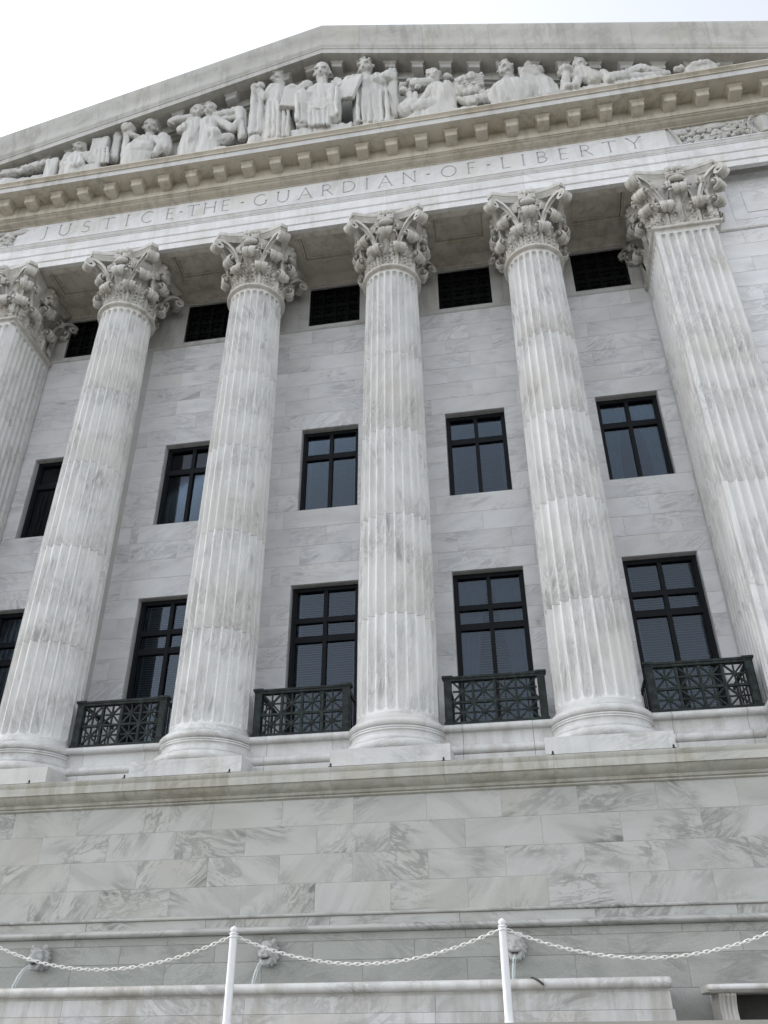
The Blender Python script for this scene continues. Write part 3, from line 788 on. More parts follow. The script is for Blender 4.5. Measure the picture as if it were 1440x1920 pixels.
# frieze with engraved inscription
FZ0, FZ1 = ZA+.95, 22.02
FR = pempty("frieze", (XC, YF, FZ0))
PX0, PX1 = -10.84, 7.38
for a, b_ in ((XL, PX0-.002), (PX1+.002, XR)):
    setp(MB().box(a, b_, YF+.045, YF+.5, FZ0, FZ1).build("frieze_ground", M_ENT, smooth=False), FR)
def A_(cx_, cy, rx, ry, a0, a1, n=14): return [(cx_+rx*math.cos(R(a0+(a1-a0)*i/n)), cy+ry*math.sin(R(a0+(a1-a0)*i/n))) for i in range(n+1)]
TK, TN = .080, .052
def serif(x, y, w_=.17): return ([(x-w_/2, y), (x+w_/2, y)], .045)
GL = {  # letter: (advance width, [(polyline, stroke width)])
 'J': (.46, [([(.34, 1), (.34, .12)]+A_(.12, .12, .22, .24, 0, -95, 10), TK), serif(.34, .98)]),
 'U': (.86, [([(.12, 1), (.12, .38)]+A_(.43, .38, .31, .37, 180, 360, 14)+[(.74, 1)], TK), serif(.12, .98), serif(.74, .98)]),
 'S': (.62, [(A_(.31, .74, .21, .23, 35, 255, 12)+A_(.30, .26, .23, .25, 75, -150, 12), TK)]),
 'T': (.80, [([(.40, 0), (.40, .97)], TK), ([(.05, .965), (.75, .965)], TN), serif(.40, .02), ([(.06, .97), (.04, .84)], .04), ([(.74, .97), (.76, .84)], .04)]),
 'I': (.34, [([(.17, 0), (.17, 1)], TK), serif(.17, .02), serif(.17, .98)]),
 'C': (.88, [(A_(.47, .5, .39, .48, 48, 312, 20), TK)]),
 'E': (.64, [([(.14, 0), (.14, 1)], TK), ([(.14, .967), (.54, .967)], TN), ([(.14, .52), (.48, .52)], TN), ([(.14, .033), (.56, .033)], TN)]),
 'H': (.90, [([(.14, 0), (.14, 1)], TK), ([(.76, 0), (.76, 1)], TK), ([(.14, .52), (.76, .52)], TN), serif(.14, .02), serif(.14, .98), serif(.76, .02), serif(.76, .98)]),
 'G': (.94, [(A_(.47, .5, .39, .48, 48, 318, 20), TK), ([(.80, .06), (.80, .42)], TK), serif(.80, .42)]),
 'A': (.92, [([(.08, 0), (.46, 1)], TN), ([(.46, 1), (.84, 0)], TK), ([(.22, .36), (.70, .36)], TN), serif(.08, .02), serif(.84, .02)]),
 'R': (.78, [([(.14, 0), (.14, 1)], TK), ([(.14, .965), (.34, .965)]+A_(.34, .73, .24, .235, 90, -90, 10)+[(.14, .495)], TN+.01), ([(.36, .50), (.72, 0)], TK), serif(.14, .02)]),
 'D': (.90, [([(.14, 0), (.14, 1)], TK), ([(.14, .965), (.36, .965)]+A_(.36, .5, .44, .465, 90, -90, 16)+[(.14, .035)], TK)]),
 'N': (.94, [([(.14, 0), (.14, 1)], TN), ([(.14, 1), (.80, 0)], TK), ([(.80, 0), (.80, 1)], TN), serif(.14, .02), serif(.80, .98)]),
 'O': (.98, [('ring', (.49, .5, .41, .47), TK)]),
 'F': (.60, [([(.14, 0), (.14, 1)], TK), ([(.14, .967), (.54, .967)], TN), ([(.14, .52), (.46, .52)], TN), serif(.14, .02)]),
 'L': (.62, [([(.14, 0), (.14, 1)], TK), ([(.14, .033), (.58, .033)], TN), serif(.14, .98)]),
 'B': (.72, [([(.14, 0), (.14, 1)], TK), ([(.14, .965), (.34, .965)]+A_(.34, .74, .21, .225, 90, -90, 10)+[(.14, .515)], TN+.015), ([(.34, .515)]+A_(.34, .275, .26, .24, 90, -90, 10)+[(.14, .035)], TN+.015)]),
 'Y': (.84, [([(.06, 1), (.42, .46)], TK), ([(.78, 1), (.42, .46)], TN), ([(.42, .46), (.42, 0)], TK), serif(.42, .02), serif(.06, .98), serif(.78, .98)]),
}
def stroke(mb, pts, w_, y0, y1, closed=False):
    P = [Vector(p) for p in pts]; n = len(P); Lh, Rh = [], []
    for i in range(n):
        a = P[(i-1) % n] if (closed or i > 0) else P[i]; b_ = P[(i+1) % n] if (closed or i < n-1) else P[i]
        d1 = (P[i]-a); d2 = (b_-P[i])
        if d1.length < 1e-9: d1 = d2
        if d2.length < 1e-9: d2 = d1
        d1.normalize(); d2.normalize(); t_ = (d1+d2).normalized(); nr = Vector((-t_.y, t_.x)); k = 1/max(.5, t_.dot(d2))
        Lh.append(P[i]+nr*(w_/2*k)); Rh.append(P[i]-nr*(w_/2*k))
    rings = [[(l.x, y0, l.y), (r.x, y0, r.y), (r.x, y1, r.y), (l.x, y1, l.y)] for l, r in zip(Lh, Rh)]
    if closed: rings.append(rings[0])
    mb.loft(rings, True, not closed)
LH = .475; LZ = 21.33
def glyph(ch, x, sx, y0, y1, grow=0.):
    mb = MB(); k = LH
    for s_ in GL[ch][1]:
        if s_[0] == 'ring':
            cx_, cy, rx, ry = s_[1]
            stroke(mb, [(x+(cx_+rx*math.cos(2*PI*i/28))*k*sx, LZ+(cy+ry*math.sin(2*PI*i/28))*k) for i in range(28)], (s_[2]+grow)*k, y0, y1, True)
        else:
            stroke(mb, [(x+p[0]*k*sx, LZ+p[1]*k) for p in s_[0]], (s_[1]+grow)*k, y0, y1)
    return mb
WORDS = [("JUSTICE", -10.10, -6.02), ("THE", -5.70, -4.40), ("GUARDIAN", -3.76, .84), ("OF", 1.46, 2.44), ("LIBERTY", 3.06, 6.74)]
cuts = MB(); letters = []
for wd, x0, x1 in WORDS:
    tot = sum(GL[c][0] for c in wd); gaps = len(wd)-1
    spare = (x1-x0)/LH-tot; gp = max(.12, spare/gaps); sx = 1.0
    if tot+gp*gaps > (x1-x0)/LH: sx = ((x1-x0)/LH-gp*gaps)/tot
    x = x0
    for ch in wd:
        letters.append((ch, x, sx)); x += (GL[ch][0]*sx+gp)*LH
panel_me = MB().box(PX0, PX1, YF, YF+.5, FZ0, FZ1).mesh("inscription_panel", M_ENT, False)
panel = obj("inscription_panel", panel_me)
for ch, x, sx in letters:
    g_ = glyph(ch, x, sx, YF-.05, YF+.05); n = len(cuts.v); cuts.v += g_.v; cuts.f += [tuple(i+n for i in f) for f in g_.f]
DOTS = (-5.86, -4.07, 1.14, 2.76)
for dx in DOTS: cuts.box(dx-.05, dx+.05, YF-.05, YF+.05, LZ+LH*.47, LZ+LH*.47+.05)
cut_me = cuts.mesh("cutter", M_ENT, False); cut_o = obj("cutter", cut_me)
bmod = panel.modifiers.new("b", 'BOOLEAN'); bmod.operation = 'DIFFERENCE'; bmod.object = cut_o; bmod.solver = 'EXACT'; bmod.use_self = True
dg = bpy.context.evaluated_depsgraph_get()
res_me = bpy.data.meshes.new_from_object(panel.evaluated_get(dg))
panel.modifiers.clear()
print("boolean faces", len(res_me.polygons))
if len(res_me.polygons) > 200:
    panel.data = res_me; res_me.name = "inscription_panel"
bpy.data.objects.remove(cut_o, do_unlink=True)
setp(panel, FR)
for ch, x, sx in letters:
    setp(glyph(ch, x, sx, YF+.017, YF+.06).build("letter", M_LETTER, smooth=False), FR)
# carved garland panels either side of the inscription
def garland(x0, x1, seed):
    rd = random.Random(seed); mb = MB(); L_ = x1-x0; per = 2.35
    for i in range(int(L_*60)):
        x = x0+rd.random()*L_; ph = ((x-x0) % per)/per
        if ph > .84 or ph < .06: continue
        lo = 21.14; hi = 21.60+.28*abs(2*(ph-.06)/.78-1)
        z = rd.uniform(lo, hi); r_ = rd.uniform(.045, .085)
        mb.ell((x, YF+.03-rd.uniform(0, .045), z), (r_*rd.uniform(1, 1.5), r_*.9, r_*rd.uniform(.7, 1)), 8, 5, Euler((0, rd.uniform(-1, 1), 0)))
    k = x0
    while k < x1:
        xm = k+per*.95
        mb.ell((k+per*.45, YF+.035, 21.80), (.36, .06, .12), 14, 6); mb.ell((k+per*.45, YF+.0, 21.72), (.22, .06, .09), 12, 6)
        for q in range(9):
            a = rd.uniform(-.6, .6); mb.ell((k+per*.45+a, YF+.03, 21.78+rd.uniform(-.08, .08)), (.10, .035, .045), 8, 5, Euler((0, rd.uniform(-.8, .8), 0)))
        for s_ in (-1, 1):
            xx = xm+s_*.30
            if x0-.1 < xx < x1: mb.tube([(xx-s_*.14, YF+.02, 21.90), (xx-s_*.02, YF-.04, 21.80), (xx+s_*.06, YF-.02, 21.55), (xx+s_*.02, YF-.03, 21.35), (xx+s_*.10, YF-.02, 21.12)], [.05, .085, .075, .06, .075], 8, .45)
        if xm < x1: mb.lathe([(.02, 0), (.17, .02), (.11, .1), (.15, .25), (.22, .45), (.20, .6), (.09, .66), (.02, .68)], 14, (xm, YF+.06, 21.14))
        k += per
    mb.tube([(x0-.02, YF, 21.90), (x0+.06, YF-.03, 21.6), (x0+.16, YF-.03, 21.12)], [.04, .07, .07], 8, .45)
    return mb
for a, b_, sd_ in ((PX1+.12, XR-.3, 3), (XL+.3, PX0-.1, 5)):
    o = garland(a, b_, sd_).build("garland_relief", M_STAT, ang=60); setp(o, FR); o['kind'] = 'stuff'

# horizontal cornice
YB = -.93; YCO = -1.48; ZSO = 22.52
corn = [(YF+.3, 21.93), (YF-.02, 21.93), (YF-.03, 21.955), (YF-.09, 21.965), (YF-.16, 21.995), (YF-.20, 22.035), (YF-.24, 22.04), (YF-.24, 22.065), (YB, 22.07), (YB, ZSO),
        (YCO, ZSO), (YCO, ZSO+.185), (YCO-.03, ZSO+.19), (YCO-.04, ZSO+.22), (YCO-.08, ZSO+.27), (YCO-.10, ZSO+.285), (YCO-.10, ZSO+.32), (-.4, ZSO+.33), (-.4, 22.0)]
def pale_face(o):
    o.data.materials.append(M_TRIM)            # paler corona front: rain-washed stone, with its brighter light put into the colour
    for p_ in o.data.polygons:
        if p_.normal.y < -.95 and abs(p_.center.y-YCO) < .01: p_.material_index = 1
CO = pempty("cornice", (XC, 0, ZSO))
xs_ = [XL-.6]+[XC+2.43*k-1.2 for k in range(-4, 6)]+[XR+.6]
for a, b_ in bay(xs_):
    o = MB().prism(corn, [a+.002, b_-.002]).build("cornice_block", M_CORN, None, ang=20); setp(o, CO); pale_face(o)
def modillion(shear):
    """bracket under a soffit, origin at the soffit's level over its middle"""
    mb = MB(); yb, yf = 0.0, -.30
    def ring(hx, y0, z): return [(-hx, y0, z-shear*-hx*0), (hx, y0, z), (hx, .02, z), (-hx, .02, z)]
    lay = [(.208, yf-.05, -.002), (.208, yf-.05, -.02), (.185, yf-.035, -.05), (.16, yf-.012, -.075), (.155, yf-.005, -.085), (.155, yf, -.09), (.155, yf, -.235), (.15, yf+.03, -.25), (.145, yf+.2, -.27), (.145, .02, -.30)]
    mb.loft([ring(*l) for l in lay])
    mb.v = [(x, y, z+shear*x) for x, y, z in mb.v]
    return mb.mesh("modillion", M_CORN if shear == 0 else M_TYMP, True, 30)
MO = modillion(0)
nm = int(HL/.811)
for k in range(-nm-1, nm+1):
    x = XC+.811*(k+.5)
    if abs(x-XC) < HL+.3: setp(obj("modillion", MO, None, (x, YB, ZSO)), CO)

# tympanum, raking cornices
AP = 26.97                                   # soffit level of the rake at the apex
def zr(x): return -SLOPE*abs(x-XC)
ty = MB(); ty.hexa([(XC-13.2, -.6, 22.6), (XC+13.2, -.6, 22.6), (XC+13.2, -.1, 22.6), (XC-13.2, -.1, 22.6), (XC-.01, -.6, AP-.1), (XC+.01, -.6, AP-.1), (XC+.01, -.1, AP-.1), (XC-.01, -.1, AP-.1)])
part("tympanum", ty, M_TYMP, smooth=False)
YRB = -.90
rake = [(-.62, AP-.46), (-.68, AP-.45), (-.72, AP-.42), (-.80, AP-.40), (-.83, AP-.36), (YRB, AP-.35), (YRB, AP), (YCO, AP), (YCO, AP+.215), (YCO-.015, AP+.22), (YCO-.02, AP+.27), (YCO-.05, AP+.33),
        (YCO-.06, AP+.40), (YCO-.06, AP+.46), (YCO-.045, AP+.48), (YCO-.045, AP+.51), (YCO-.05, AP+.62), (YCO-.075, AP+.78), (YCO-.12, AP+.92), (YCO-.15, AP+1.06), (YCO-.155, AP+1.13), (YCO-.16, AP+1.15), (YCO-.16, AP+1.25), (-.4, AP+1.27), (-.4, AP-.46)]
for s_ in (-1, 1):
    RK = pempty("raking_cornice", (XC, 0, AP))
    cuts_ = [0]+[1.15+1.9*k for k in range(7)]+[13.4]
    cuts_ = [c for c in cuts_ if c <= 13.4]
    for a, b_ in zip(cuts_[:-1], cuts_[1:]):
        xa, xb = XC+s_*(a+(.002 if a > 0 else 0)), XC+s_*(b_-.002)
        o = MB().prism(rake, sorted([xa, xb]), zr).build("raking_block", M_RAKE, None, ang=20); setp(o, RK)
    mo = modillion(-s_*SLOPE)
    for k in range(0, 15):
        d_ = .811*(k+.5)
        setp(obj("modillion", mo, None, (XC+s_*d_, YRB, AP-SLOPE*d_)), RK)

# --- end walls beyond the antae
YE = -.22
for x0, x1, s_ in ((7.2+AH+.02, XR, 1), (XL, -10.8-AH-.02, -1)):
    ew = part("end_wall", MB().box(x0, x1, YE+.008, 2.5, 5.69, ZA+.25), M_BACK, smooth=False)
    n = 25; h_ = (18.235-6.6)/n
    part("end_wall_base", rect_sweep([(-.1, 5.69), (.13, 5.69), (.13, 5.99), (.11, 6.1), (.13, 6.17), (.02, 6.2), (.02, 6.4), (.09, 6.48), (.0, 6.6), (-.1, 6.6)], (x1-x0)/2, YE, .5), M_TRIM, loc=((x0+x1)/2, 0, 0))
    for r_ in range(n):
        js = [0, 1.2, 2.4] if r_ % 2 else [0, .6, 1.8]
        js = [x0+j if s_ > 0 else x1-j for j in js]+[x1 if s_ > 0 else x0]; js = sorted(js)
        for a, b_ in zip(js[:-1], js[1:]):
            if b_-a > .1 and ((s_ > 0 and a < 10) or (s_ < 0 and b_ > -13)): put_block("end_wall_block", a, b_, 6.6+h_*r_, 6.6+h_*(r_+1), YE, M_WALL, ew)
    part("end_wall_fillet", MB().prism([(YE+.1, 18.24), (YE-.005, 18.24), (YE-.03, 18.27), (YE-.03, 18.31), (YE-.01, 18.32), (YE+.1, 18.32)], [x0, x1]), M_TRIM)
    xa, xb = (8.50, 11.0) if s_ > 0 else (-14.4, -12.15)
    part("end_wall_panel", MB().box(x0, xa-.012, YE, YE+.05, 18.322, ZA+.2), M_WALL, smooth=False) if s_ > 0 else None
    part("end_wall_panel", MB().box(xa-.012 if s_ > 0 else x0, x1, YE+.001, YE+.05, 18.322, 18.60), M_WALL, smooth=False)
    part("end_wall_panel", MB().box(xa, xb, YE+.002, YE+.05, 18.612, ZA+.2), M_WALL, smooth=False)
    part("end_wall_panel", MB().box(xa+.33, xb-.3, YE-.014, YE+.05, 18.83, 19.62), M_WALL, smooth=False)
    part("end_wall_soffit", MB().box(x0, x1, YF+.5, YE+.1, ZA+.01, ZA+.3), M_SOFF, smooth=False)

# ------------------------------------------------------------------ balcony railings
WHERE = ["partly hidden at the picture's left edge", "between the second and third supports from the left", "left of the middle column", "right of the middle column", "beside the square right-hand pillar"]
def railing(cx, label):
    rt = tag(empty("balcony_railing", (cx, -.12, 6.556)), label, "balcony railing", "bronze balcony railings")
    def pt(name, mb, mat=M_IRON, **kw):
        o = mb.build(name, mat, None, smooth=False); setp(o, rt); return o
    y0, y1 = -.15, -.09; zb, zt = 6.557, 7.47; hw = .92
    for s_ in (-1, 1):
        x = cx+s_*(hw-.07)
        mb = MB().box(x-.07, x+.07, y0-.03, y1+.03, zb, zt-.06).box(x-.085, x+.085, y0-.045, y1+.045, zb, zb+.05)
        mb.box(x-.08, x+.08, y0-.04, y1+.04, zt-.06, zt-.03).box(x-.10, x+.10, y0-.06, y1+.06, zt-.03, zt+.01)
        mb.box(x-.05, x+.05, y0-.038, y0-.03, zb+.1, zt-.16)
        pt("post", mb)
        sd_ = MB().box(x-.02, x+.02, y1+.03, YW-.01, zt-.09, zt-.02).box(x-.02, x+.02, y1+.03, YW-.01, zb+.02, zb+.07)
        for k in range(1, 6): sd_.box(x-.012, x+.012, y1+.03+k*.21, y1+.05+k*.21, zb+.07, zt-.09)
        pt("side_rail", sd_)
    pt("top_rail", MB().prism([(y0-.03, zt-.09), (y0-.03, zt-.05), (y0-.045, zt-.045), (y0-.045, zt-.005), (y1+.03, zt-.005), (y1+.03, zt-.09)], [cx-hw+.14, cx+hw-.14]))
    pt("middle_rail", MB().box(cx-hw+.14, cx+hw-.14, y0, y1, (zb+zt)/2-.055, (zb+zt)/2-.01))
    pt("bottom_rail", MB().box(cx-hw+.14, cx+hw-.14, y0, y1, zb+.01, zb+.06))
    wI = (2*hw-.28)/4
    for k in range(1, 4):
        x = cx-hw+.14+wI*k; pt("upright", MB().box(x-.024, x+.024, y0-.002, y1+.002, zb+.06, zt-.09))
    for k in range(4):
        for z0, z1 in ((zb+.06, (zb+zt)/2-.055), ((zb+zt)/2-.01, zt-.09)):
            x0, x1 = cx-hw+.14+wI*k+.02, cx-hw+.14+wI*(k+1)-.02; xm, zm = (x0+x1)/2, (z0+z1)/2
            mb = MB(); t_ = .016; ya, yb = y0+.012, y1-.012
            mb.box(xm-t_*.8, xm+t_*.8, ya, yb, z0, z1); mb.box(x0, x1, ya+.001, yb-.001, zm-t_*.8, zm+t_*.8)
            for sg in (1, -1):
                a, b_ = Vector((x0, 0, z0 if sg > 0 else z1)), Vector((x1, 0, z1 if sg > 0 else z0)); d = (b_-a).normalized(); nr = Vector((-d.z, 0, d.x))*t_
                mb.hexa([a-nr+Vector((0, ya+.002, 0)), b_-nr+Vector((0, ya+.002, 0)), b_-nr+Vector((0, yb-.002, 0)), a-nr+Vector((0, yb-.002, 0)), a+nr+Vector((0, ya+.002, 0)), b_+nr+Vector((0, ya+.002, 0)), b_+nr+Vector((0, yb-.002, 0)), a+nr+Vector((0, yb-.002, 0))])
            rs = []
            for yy, rr in ((ya-.012, .02), (ya-.006, .045), (yb, .045)):
                rs.append([(xm+rr*math.cos(2*PI*i/8), yy, zm+rr*math.sin(2*PI*i/8)) for i in range(8)])
            mb.loft(rs)
            pt("lattice_panel", mb)
    return rt
LBL = ["dark bronze balcony railing mostly behind the leftmost round column", "dark bronze balcony railing just right of the leftmost round column",
       "dark bronze balcony railing directly left of the middle upright column", "dark bronze balcony railing directly right of the middle upright column", "dark bronze balcony railing next to the square fluted pillar on the right"]
for i, cx in enumerate((-9.0, -5.4, -1.8, 1.8, 5.4)): railing(cx, LBL[i])

# ------------------------------------------------------------------ pediment sculpture
def P(px, py, y=-1.2): return at(px, py, y)
def head(mb, c, face=(0, -1), s=1.0, beard=False, hair='short'):
    """head about .46*s m high centred on c, looking along face (x,y)"""
    s *= 1.32
    if not hasattr(mb, 'heads'): mb.heads = []
    mb.heads.append((Vector(c), .36*s))
    f0 = Vector((face[0], face[1], 0)).normalized(); rt = Vector((-f0.y, f0.x, 0)); f = (f0-Vector((0, 0, .72))).normalized(); up = f.cross(rt).normalized(); c = Vector(c)   # bowed towards the ground
    def W(a, b_, d): return c+rt*(a*s)+f*(b_*s)+up*(d*s)
    mb.ell(c, (.165*s, .19*s, .20*s)); mb.ell(W(0, .04, -.10), (.125*s, .12*s, .13*s)); mb.ell(W(0, .08, -.02), (.13*s, .11*s, .17*s))
    mb.cap(W(0, .185, .03), W(0, .225, -.045), .02*s, .035*s, 6)                       # nose
    mb.cap(W(-.10, .15, .055), W(.10, .15, .055), .035*s, .035*s, 6)                    # brow
    for q in (-1, 1): mb.ell(W(q*.09, .13, -.06), (.05*s, .05*s, .05*s)); mb.ell(W(q*.17, 0, -.02), (.03*s, .04*s, .055*s))
    mb.cap(W(-.05, .16, -.105), W(.05, .16, -.105), .025*s, .025*s, 6); mb.ell(W(0, .14, -.17), (.06*s, .05*s, .05*s))
    mb.cap(c+Vector((0, .05*s, -.10*s)), c+Vector((0, .06*s, -.42*s)), .11*s, .15*s)
    if hair == 'curly':
        rd = random.Random(int(abs(c.x)*100))
        for i in range(22):
            a = rd.uniform(0, 2*PI); e = rd.uniform(.25, 1.45)
            v = W(.165*math.cos(a)*math.cos(e), .16*math.sin(a)*math.cos(e)-.06, .20*math.sin(e)+.02); mb.ell(v, (.05*s,)*3, 6, 4)
    elif hair == 'long':
        mb.ell(W(0, -.05, .06), (.20*s, .19*s, .20*s))
        for q in (-1, 1): mb.cap(W(q*.16, -.03, .05), W(q*.15, 0, -.24), .06*s, .05*s)
    elif hair == 'bun': mb.ell(W(0, -.04, .07), (.19*s, .19*s, .18*s)); mb.ell(W(0, -.20, .08), (.09*s, .09*s, .09*s)); mb.ell(W(0, -.03, .25), (.07*s, .07*s, .06*s))
    else: mb.ell(W(0, -.04, .06), (.185*s, .185*s, .185*s))
    if beard:
        mb.ell(W(0, .09, -.24), (.12*s, .10*s, .18*s))
        for q in (-1, 0, 1): mb.cap(W(q*.07, .15, -.17), W(q*.045, .12, -.46), .05*s, .03*s, 6)
def robe(mb, rings, folds=9, amp=.05, seg=40, ph=0.):
    """draped body: rings (centre, half width, half depth) from foot to neck"""
    L_ = []
    for k, (c, a, b_) in enumerate(rings):
        fade = 1-.75*k/max(1, len(rings)-1); r_ = []
        for i in range(seg):
            t_ = 2*PI*i/seg; q = .93+amp*fade*(math.sin(folds*t_+ph)+.5*math.sin((folds+4)*t_+1.3+ph))
            r_.append((c[0]+a*q*math.cos(t_), c[1]+b_*q*math.sin(t_), max(ZF, c[2]-(0 if k == 0 else 1.15*b_))))
        L_.append(r_)
    mb.loft(L_)
def slab(mb, c, w_, h_, th, ry=0., rx=0., rz=0., round_top=False):
    M = Euler((rx, ry, rz)).to_matrix(); c = Vector(c)
    if not hasattr(mb, 'heads'): mb.heads = []
    mb.heads.append((c, .42*max(w_, h_)))
    prof = [(-w_/2, -h_/2), (w_/2, -h_/2), (w_/2, h_/2), (-w_/2, h_/2)]
    if round_top: prof = [(-w_/2, -h_/2), (w_/2, -h_/2)]+[(w_/2*math.cos(R(a)), h_/2-w_/4+w_/2*math.sin(R(a))*.7) for a in range(0, 181, 20)]
    mb.loft([[c+M@Vector((x, y, z)) for x, z in prof] for y in (-th/2, th/2)])
ZF = ZSO+.335                                 # floor of the pediment
def floor_pt(px, py, y=-1.2, z=ZF): p = P(px, py, y); return Vector((p.x, y, z))
STAT = "sculptures standing in the pediment"
def statue(name, mb, label, cat="statue", vox=.023, sm=1):
    o = sculpt(name, mb, M_STAT, vox, sm, None, .027)
    zmin = min((v.co.z for v in o.data.vertices), default=0)
    return tag(o, label, cat, STAT)
def arm(mb, a, b_, c, r=(.15, .12, .09)):
    mb.cap(a, b_, r[0], r[1]); mb.cap(b_, c, r[1], r[2]); mb.ell(c, (.11, .11, .11), 8, 6)

# middle: seated bearded figure holding two slabs
mb = SMB(); Y = -1.22
hd = P(604, 137, Y); head(mb, hd, (0, -1), 1.12, True)
neck = hd-Vector((0, -.02, .38))
robe(mb, [(P(603, 206, Y), .62, .30), (P(603, 190, Y), .60, .28), (P(604, 175, Y), .60, .27), (P(604, 165, Y), .62, .26), (P(604, 158, Y), .42, .22)], 7, .03)
for s_, kx, ky, fx, fy in ((-1, 568, 183, 569, 236), (1, 627, 175, 625, 226)):
    kn = P(kx, ky, Y-.14); ft = P(fx, fy, Y-.14); hp = P(604+s_*14, 190, Y)
    mb.cap(hp, kn, .24, .24); mb.cap(kn, ft, .25, .24); mb.cap(ft, ft+Vector((0, -.14, -.06)), .11, .09)
    mb.cap(kn+Vector((s_*.12, -.2, -.1)), ft+Vector((s_*.14, -.18, .02)), .06, .08, 6)
a, b_ = P(570, 190, Y-.2), P(626, 182, Y-.2)
mb.hexa([P(578, 236, Y-.30), P(618, 230, Y-.30), P(618, 230, Y-.3)+Vector((0, .4, 0)), P(578, 236, Y-.3)+Vector((0, .4, 0)), P(577, 190, Y-.32), P(620, 183, Y-.32), P(620, 183, Y-.32)+Vector((0, .4, 0)), P(577, 190, Y-.32)+Vector((0, .4, 0))])
for f in range(5):
    xx = 580+f*8.5; mb.cap(P(xx, 206+f, Y-.33), P(xx+1, 233, Y-.31), .02, .04, 6)
mb.tube([P(572, 192, Y-.29), P(588, 203, Y-.32), P(606, 205, Y-.32), P(620, 194, Y-.30)], [.02, .03, .03, .02], 8)
arm(mb, P(577, 161, Y), P(560, 172, Y-.06), P(551, 166, Y-.12), (.19, .15, .11)); arm(mb, P(632, 157, Y), P(645, 164, Y-.06), P(652, 150, Y-.1), (.19, .15, .11))
slab(mb, P(549, 183, Y-.26), .58, 1.05, .12, .12, 0, .2, True); slab(mb, P(655, 165, Y-.26), .58, 1.0, .12, .30, 0, -.2)
mb.hexa([floor_pt(531, 246, Y-.20), floor_pt(660, 228, Y-.20), floor_pt(660, 228, Y+.3), floor_pt(531, 246, Y+.3), P(531, 247, Y-.20), P(660, 228, Y-.20), P(660, 228, Y-.20)+Vector((0, .5, 0)), P(531, 247, Y-.20)+Vector((0, .5, 0))])
statue("seated_statue", mb, "bearded robed figure seated at the middle, resting two slabs on its knees")

# standing robed figure left of the middle
mb = SMB(); Y = -1.18
head(mb, P(522, 146, Y), (-.8, -.6), 1.05, True, 'curly')
robe(mb, [(floor_pt(521, 255, Y), .52, .30), (P(523, 250, Y), .50, .28), (P(523, 215, Y), .44, .27), (P(523, 185, Y), .42, .25), (P(523, 168, Y), .40, .23), (P(522, 160, Y), .20, .17)], 8, .085)
for px_ in (505, 514, 523, 533, 541): mb.cap(P(px_, 190, Y-.22), P(px_-1, 256, Y-.26), .04, .07, 6)
arm(mb, P(512, 166, Y-.05), P(497, 185, Y-.12), P(487, 172, Y-.18), (.16, .15, .10))
mb.cap(P(478, 168, Y-.12), P(473, 252, Y-.05), .10, .15); mb.ell(P(480, 165, Y-.12), (.17, .13, .16)); mb.ell(P(489, 161, Y-.12), (.14, .12, .14))
mb.cap(P(489, 175, Y-.1), P(487, 250, Y-.05), .09, .14); mb.ell(floor_pt(482, 252, Y-.05, 23.2), (.30, .24, .45))
statue("standing_statue", mb, "tall robed figure standing in profile left of the seated bearded one")

# standing robed figure right of the middle
mb = SMB(); Y = -1.18
head(mb, P(686, 128, Y), (-.25, -1), 1.1, False, 'curly')
robe(mb, [(floor_pt(700, 228, Y), .66, .32), (P(702, 226, Y), .64, .30), (P(700, 195, Y), .60, .28), (P(697, 165, Y), .58, .27), (P(692, 150, Y), .54, .25), (P(687, 143, Y), .25, .18)], 9, .09)
for px_ in (672, 683, 694, 705, 716, 727): mb.cap(P(px_-3, 168, Y-.24), P(px_, 228, Y-.28), .045, .075, 6)
arm(mb, P(670, 150, Y), P(664, 166, Y-.10), P(661, 155, Y-.18), (.18, .14, .10))
arm(mb, P(707, 148, Y), P(716, 158, Y-.15), P(706, 149, Y-.26), (.19, .16, .12)); mb.cap(P(722, 150, Y-.15), P(735, 139, Y-.15), .22, .18); mb.ell(P(729, 146, Y-.18), (.24, .18, .24))
mb.cap(P(735, 150, Y-.05), P(738, 220, Y-.05), .16, .18)
statue("standing_statue", mb, "tall curly-haired robed figure standing right of the seated bearded one")

# pair with log-like bundles
mb = SMB(); Y = -1.15
for hx, hy, fx, hr in ((372, 212, .5, 'long'), (393, 209, .1, 'curly')):
    head(mb, P(hx, hy, Y), (fx, -1), .92, False, hr)
robe(mb, [(floor_pt(360, 275, Y), .38, .28), (P(358, 268, Y), .36, .26), (P(366, 240, Y), .32, .24), (P(369, 228, Y), .32, .22), (P(371, 222, Y), .16, .15)], 6, .05)
robe(mb, [(floor_pt(392, 268, Y), .42, .30), (P(393, 264, Y), .40, .28), (P(392, 240, Y), .34, .25), (P(392, 226, Y), .35, .23), (P(393, 219, Y), .16, .15)], 6, .05)
mb.cap(P(366, 244, Y-.1), P(357, 262, Y-.18), .20, .14); mb.cap(P(357, 262, Y-.18), P(354, 280, Y-.1), .14, .13)
mb.cap(P(394, 244, Y-.1), P(405, 250, Y-.22), .20, .16); mb.cap(P(405, 250, Y-.22), P(398, 274, Y-.1), .15, .13)
for q in (378, 384, 390): mb.cap(P(q, 246, Y-.2), P(q-1, 275, Y-.2), .05, .07, 6)
arm(mb, P(404, 226, Y), P(437, 243, Y-.08), P(452, 224, Y-.1), (.16, .14, .10)); arm(mb, P(360, 228, Y), P(347, 238, Y-.1), P(343, 243, Y-.16), (.15, .12, .10))
mb.cap(P(325, 231, Y-.02), P(356, 223, Y-.02), .18, .16); mb.cap(P(405, 220, Y+.05), P(450, 212, Y+.05), .17, .21); mb.cap(P(408, 226, Y+.03), P(452, 222, Y+.03), .10, .10)
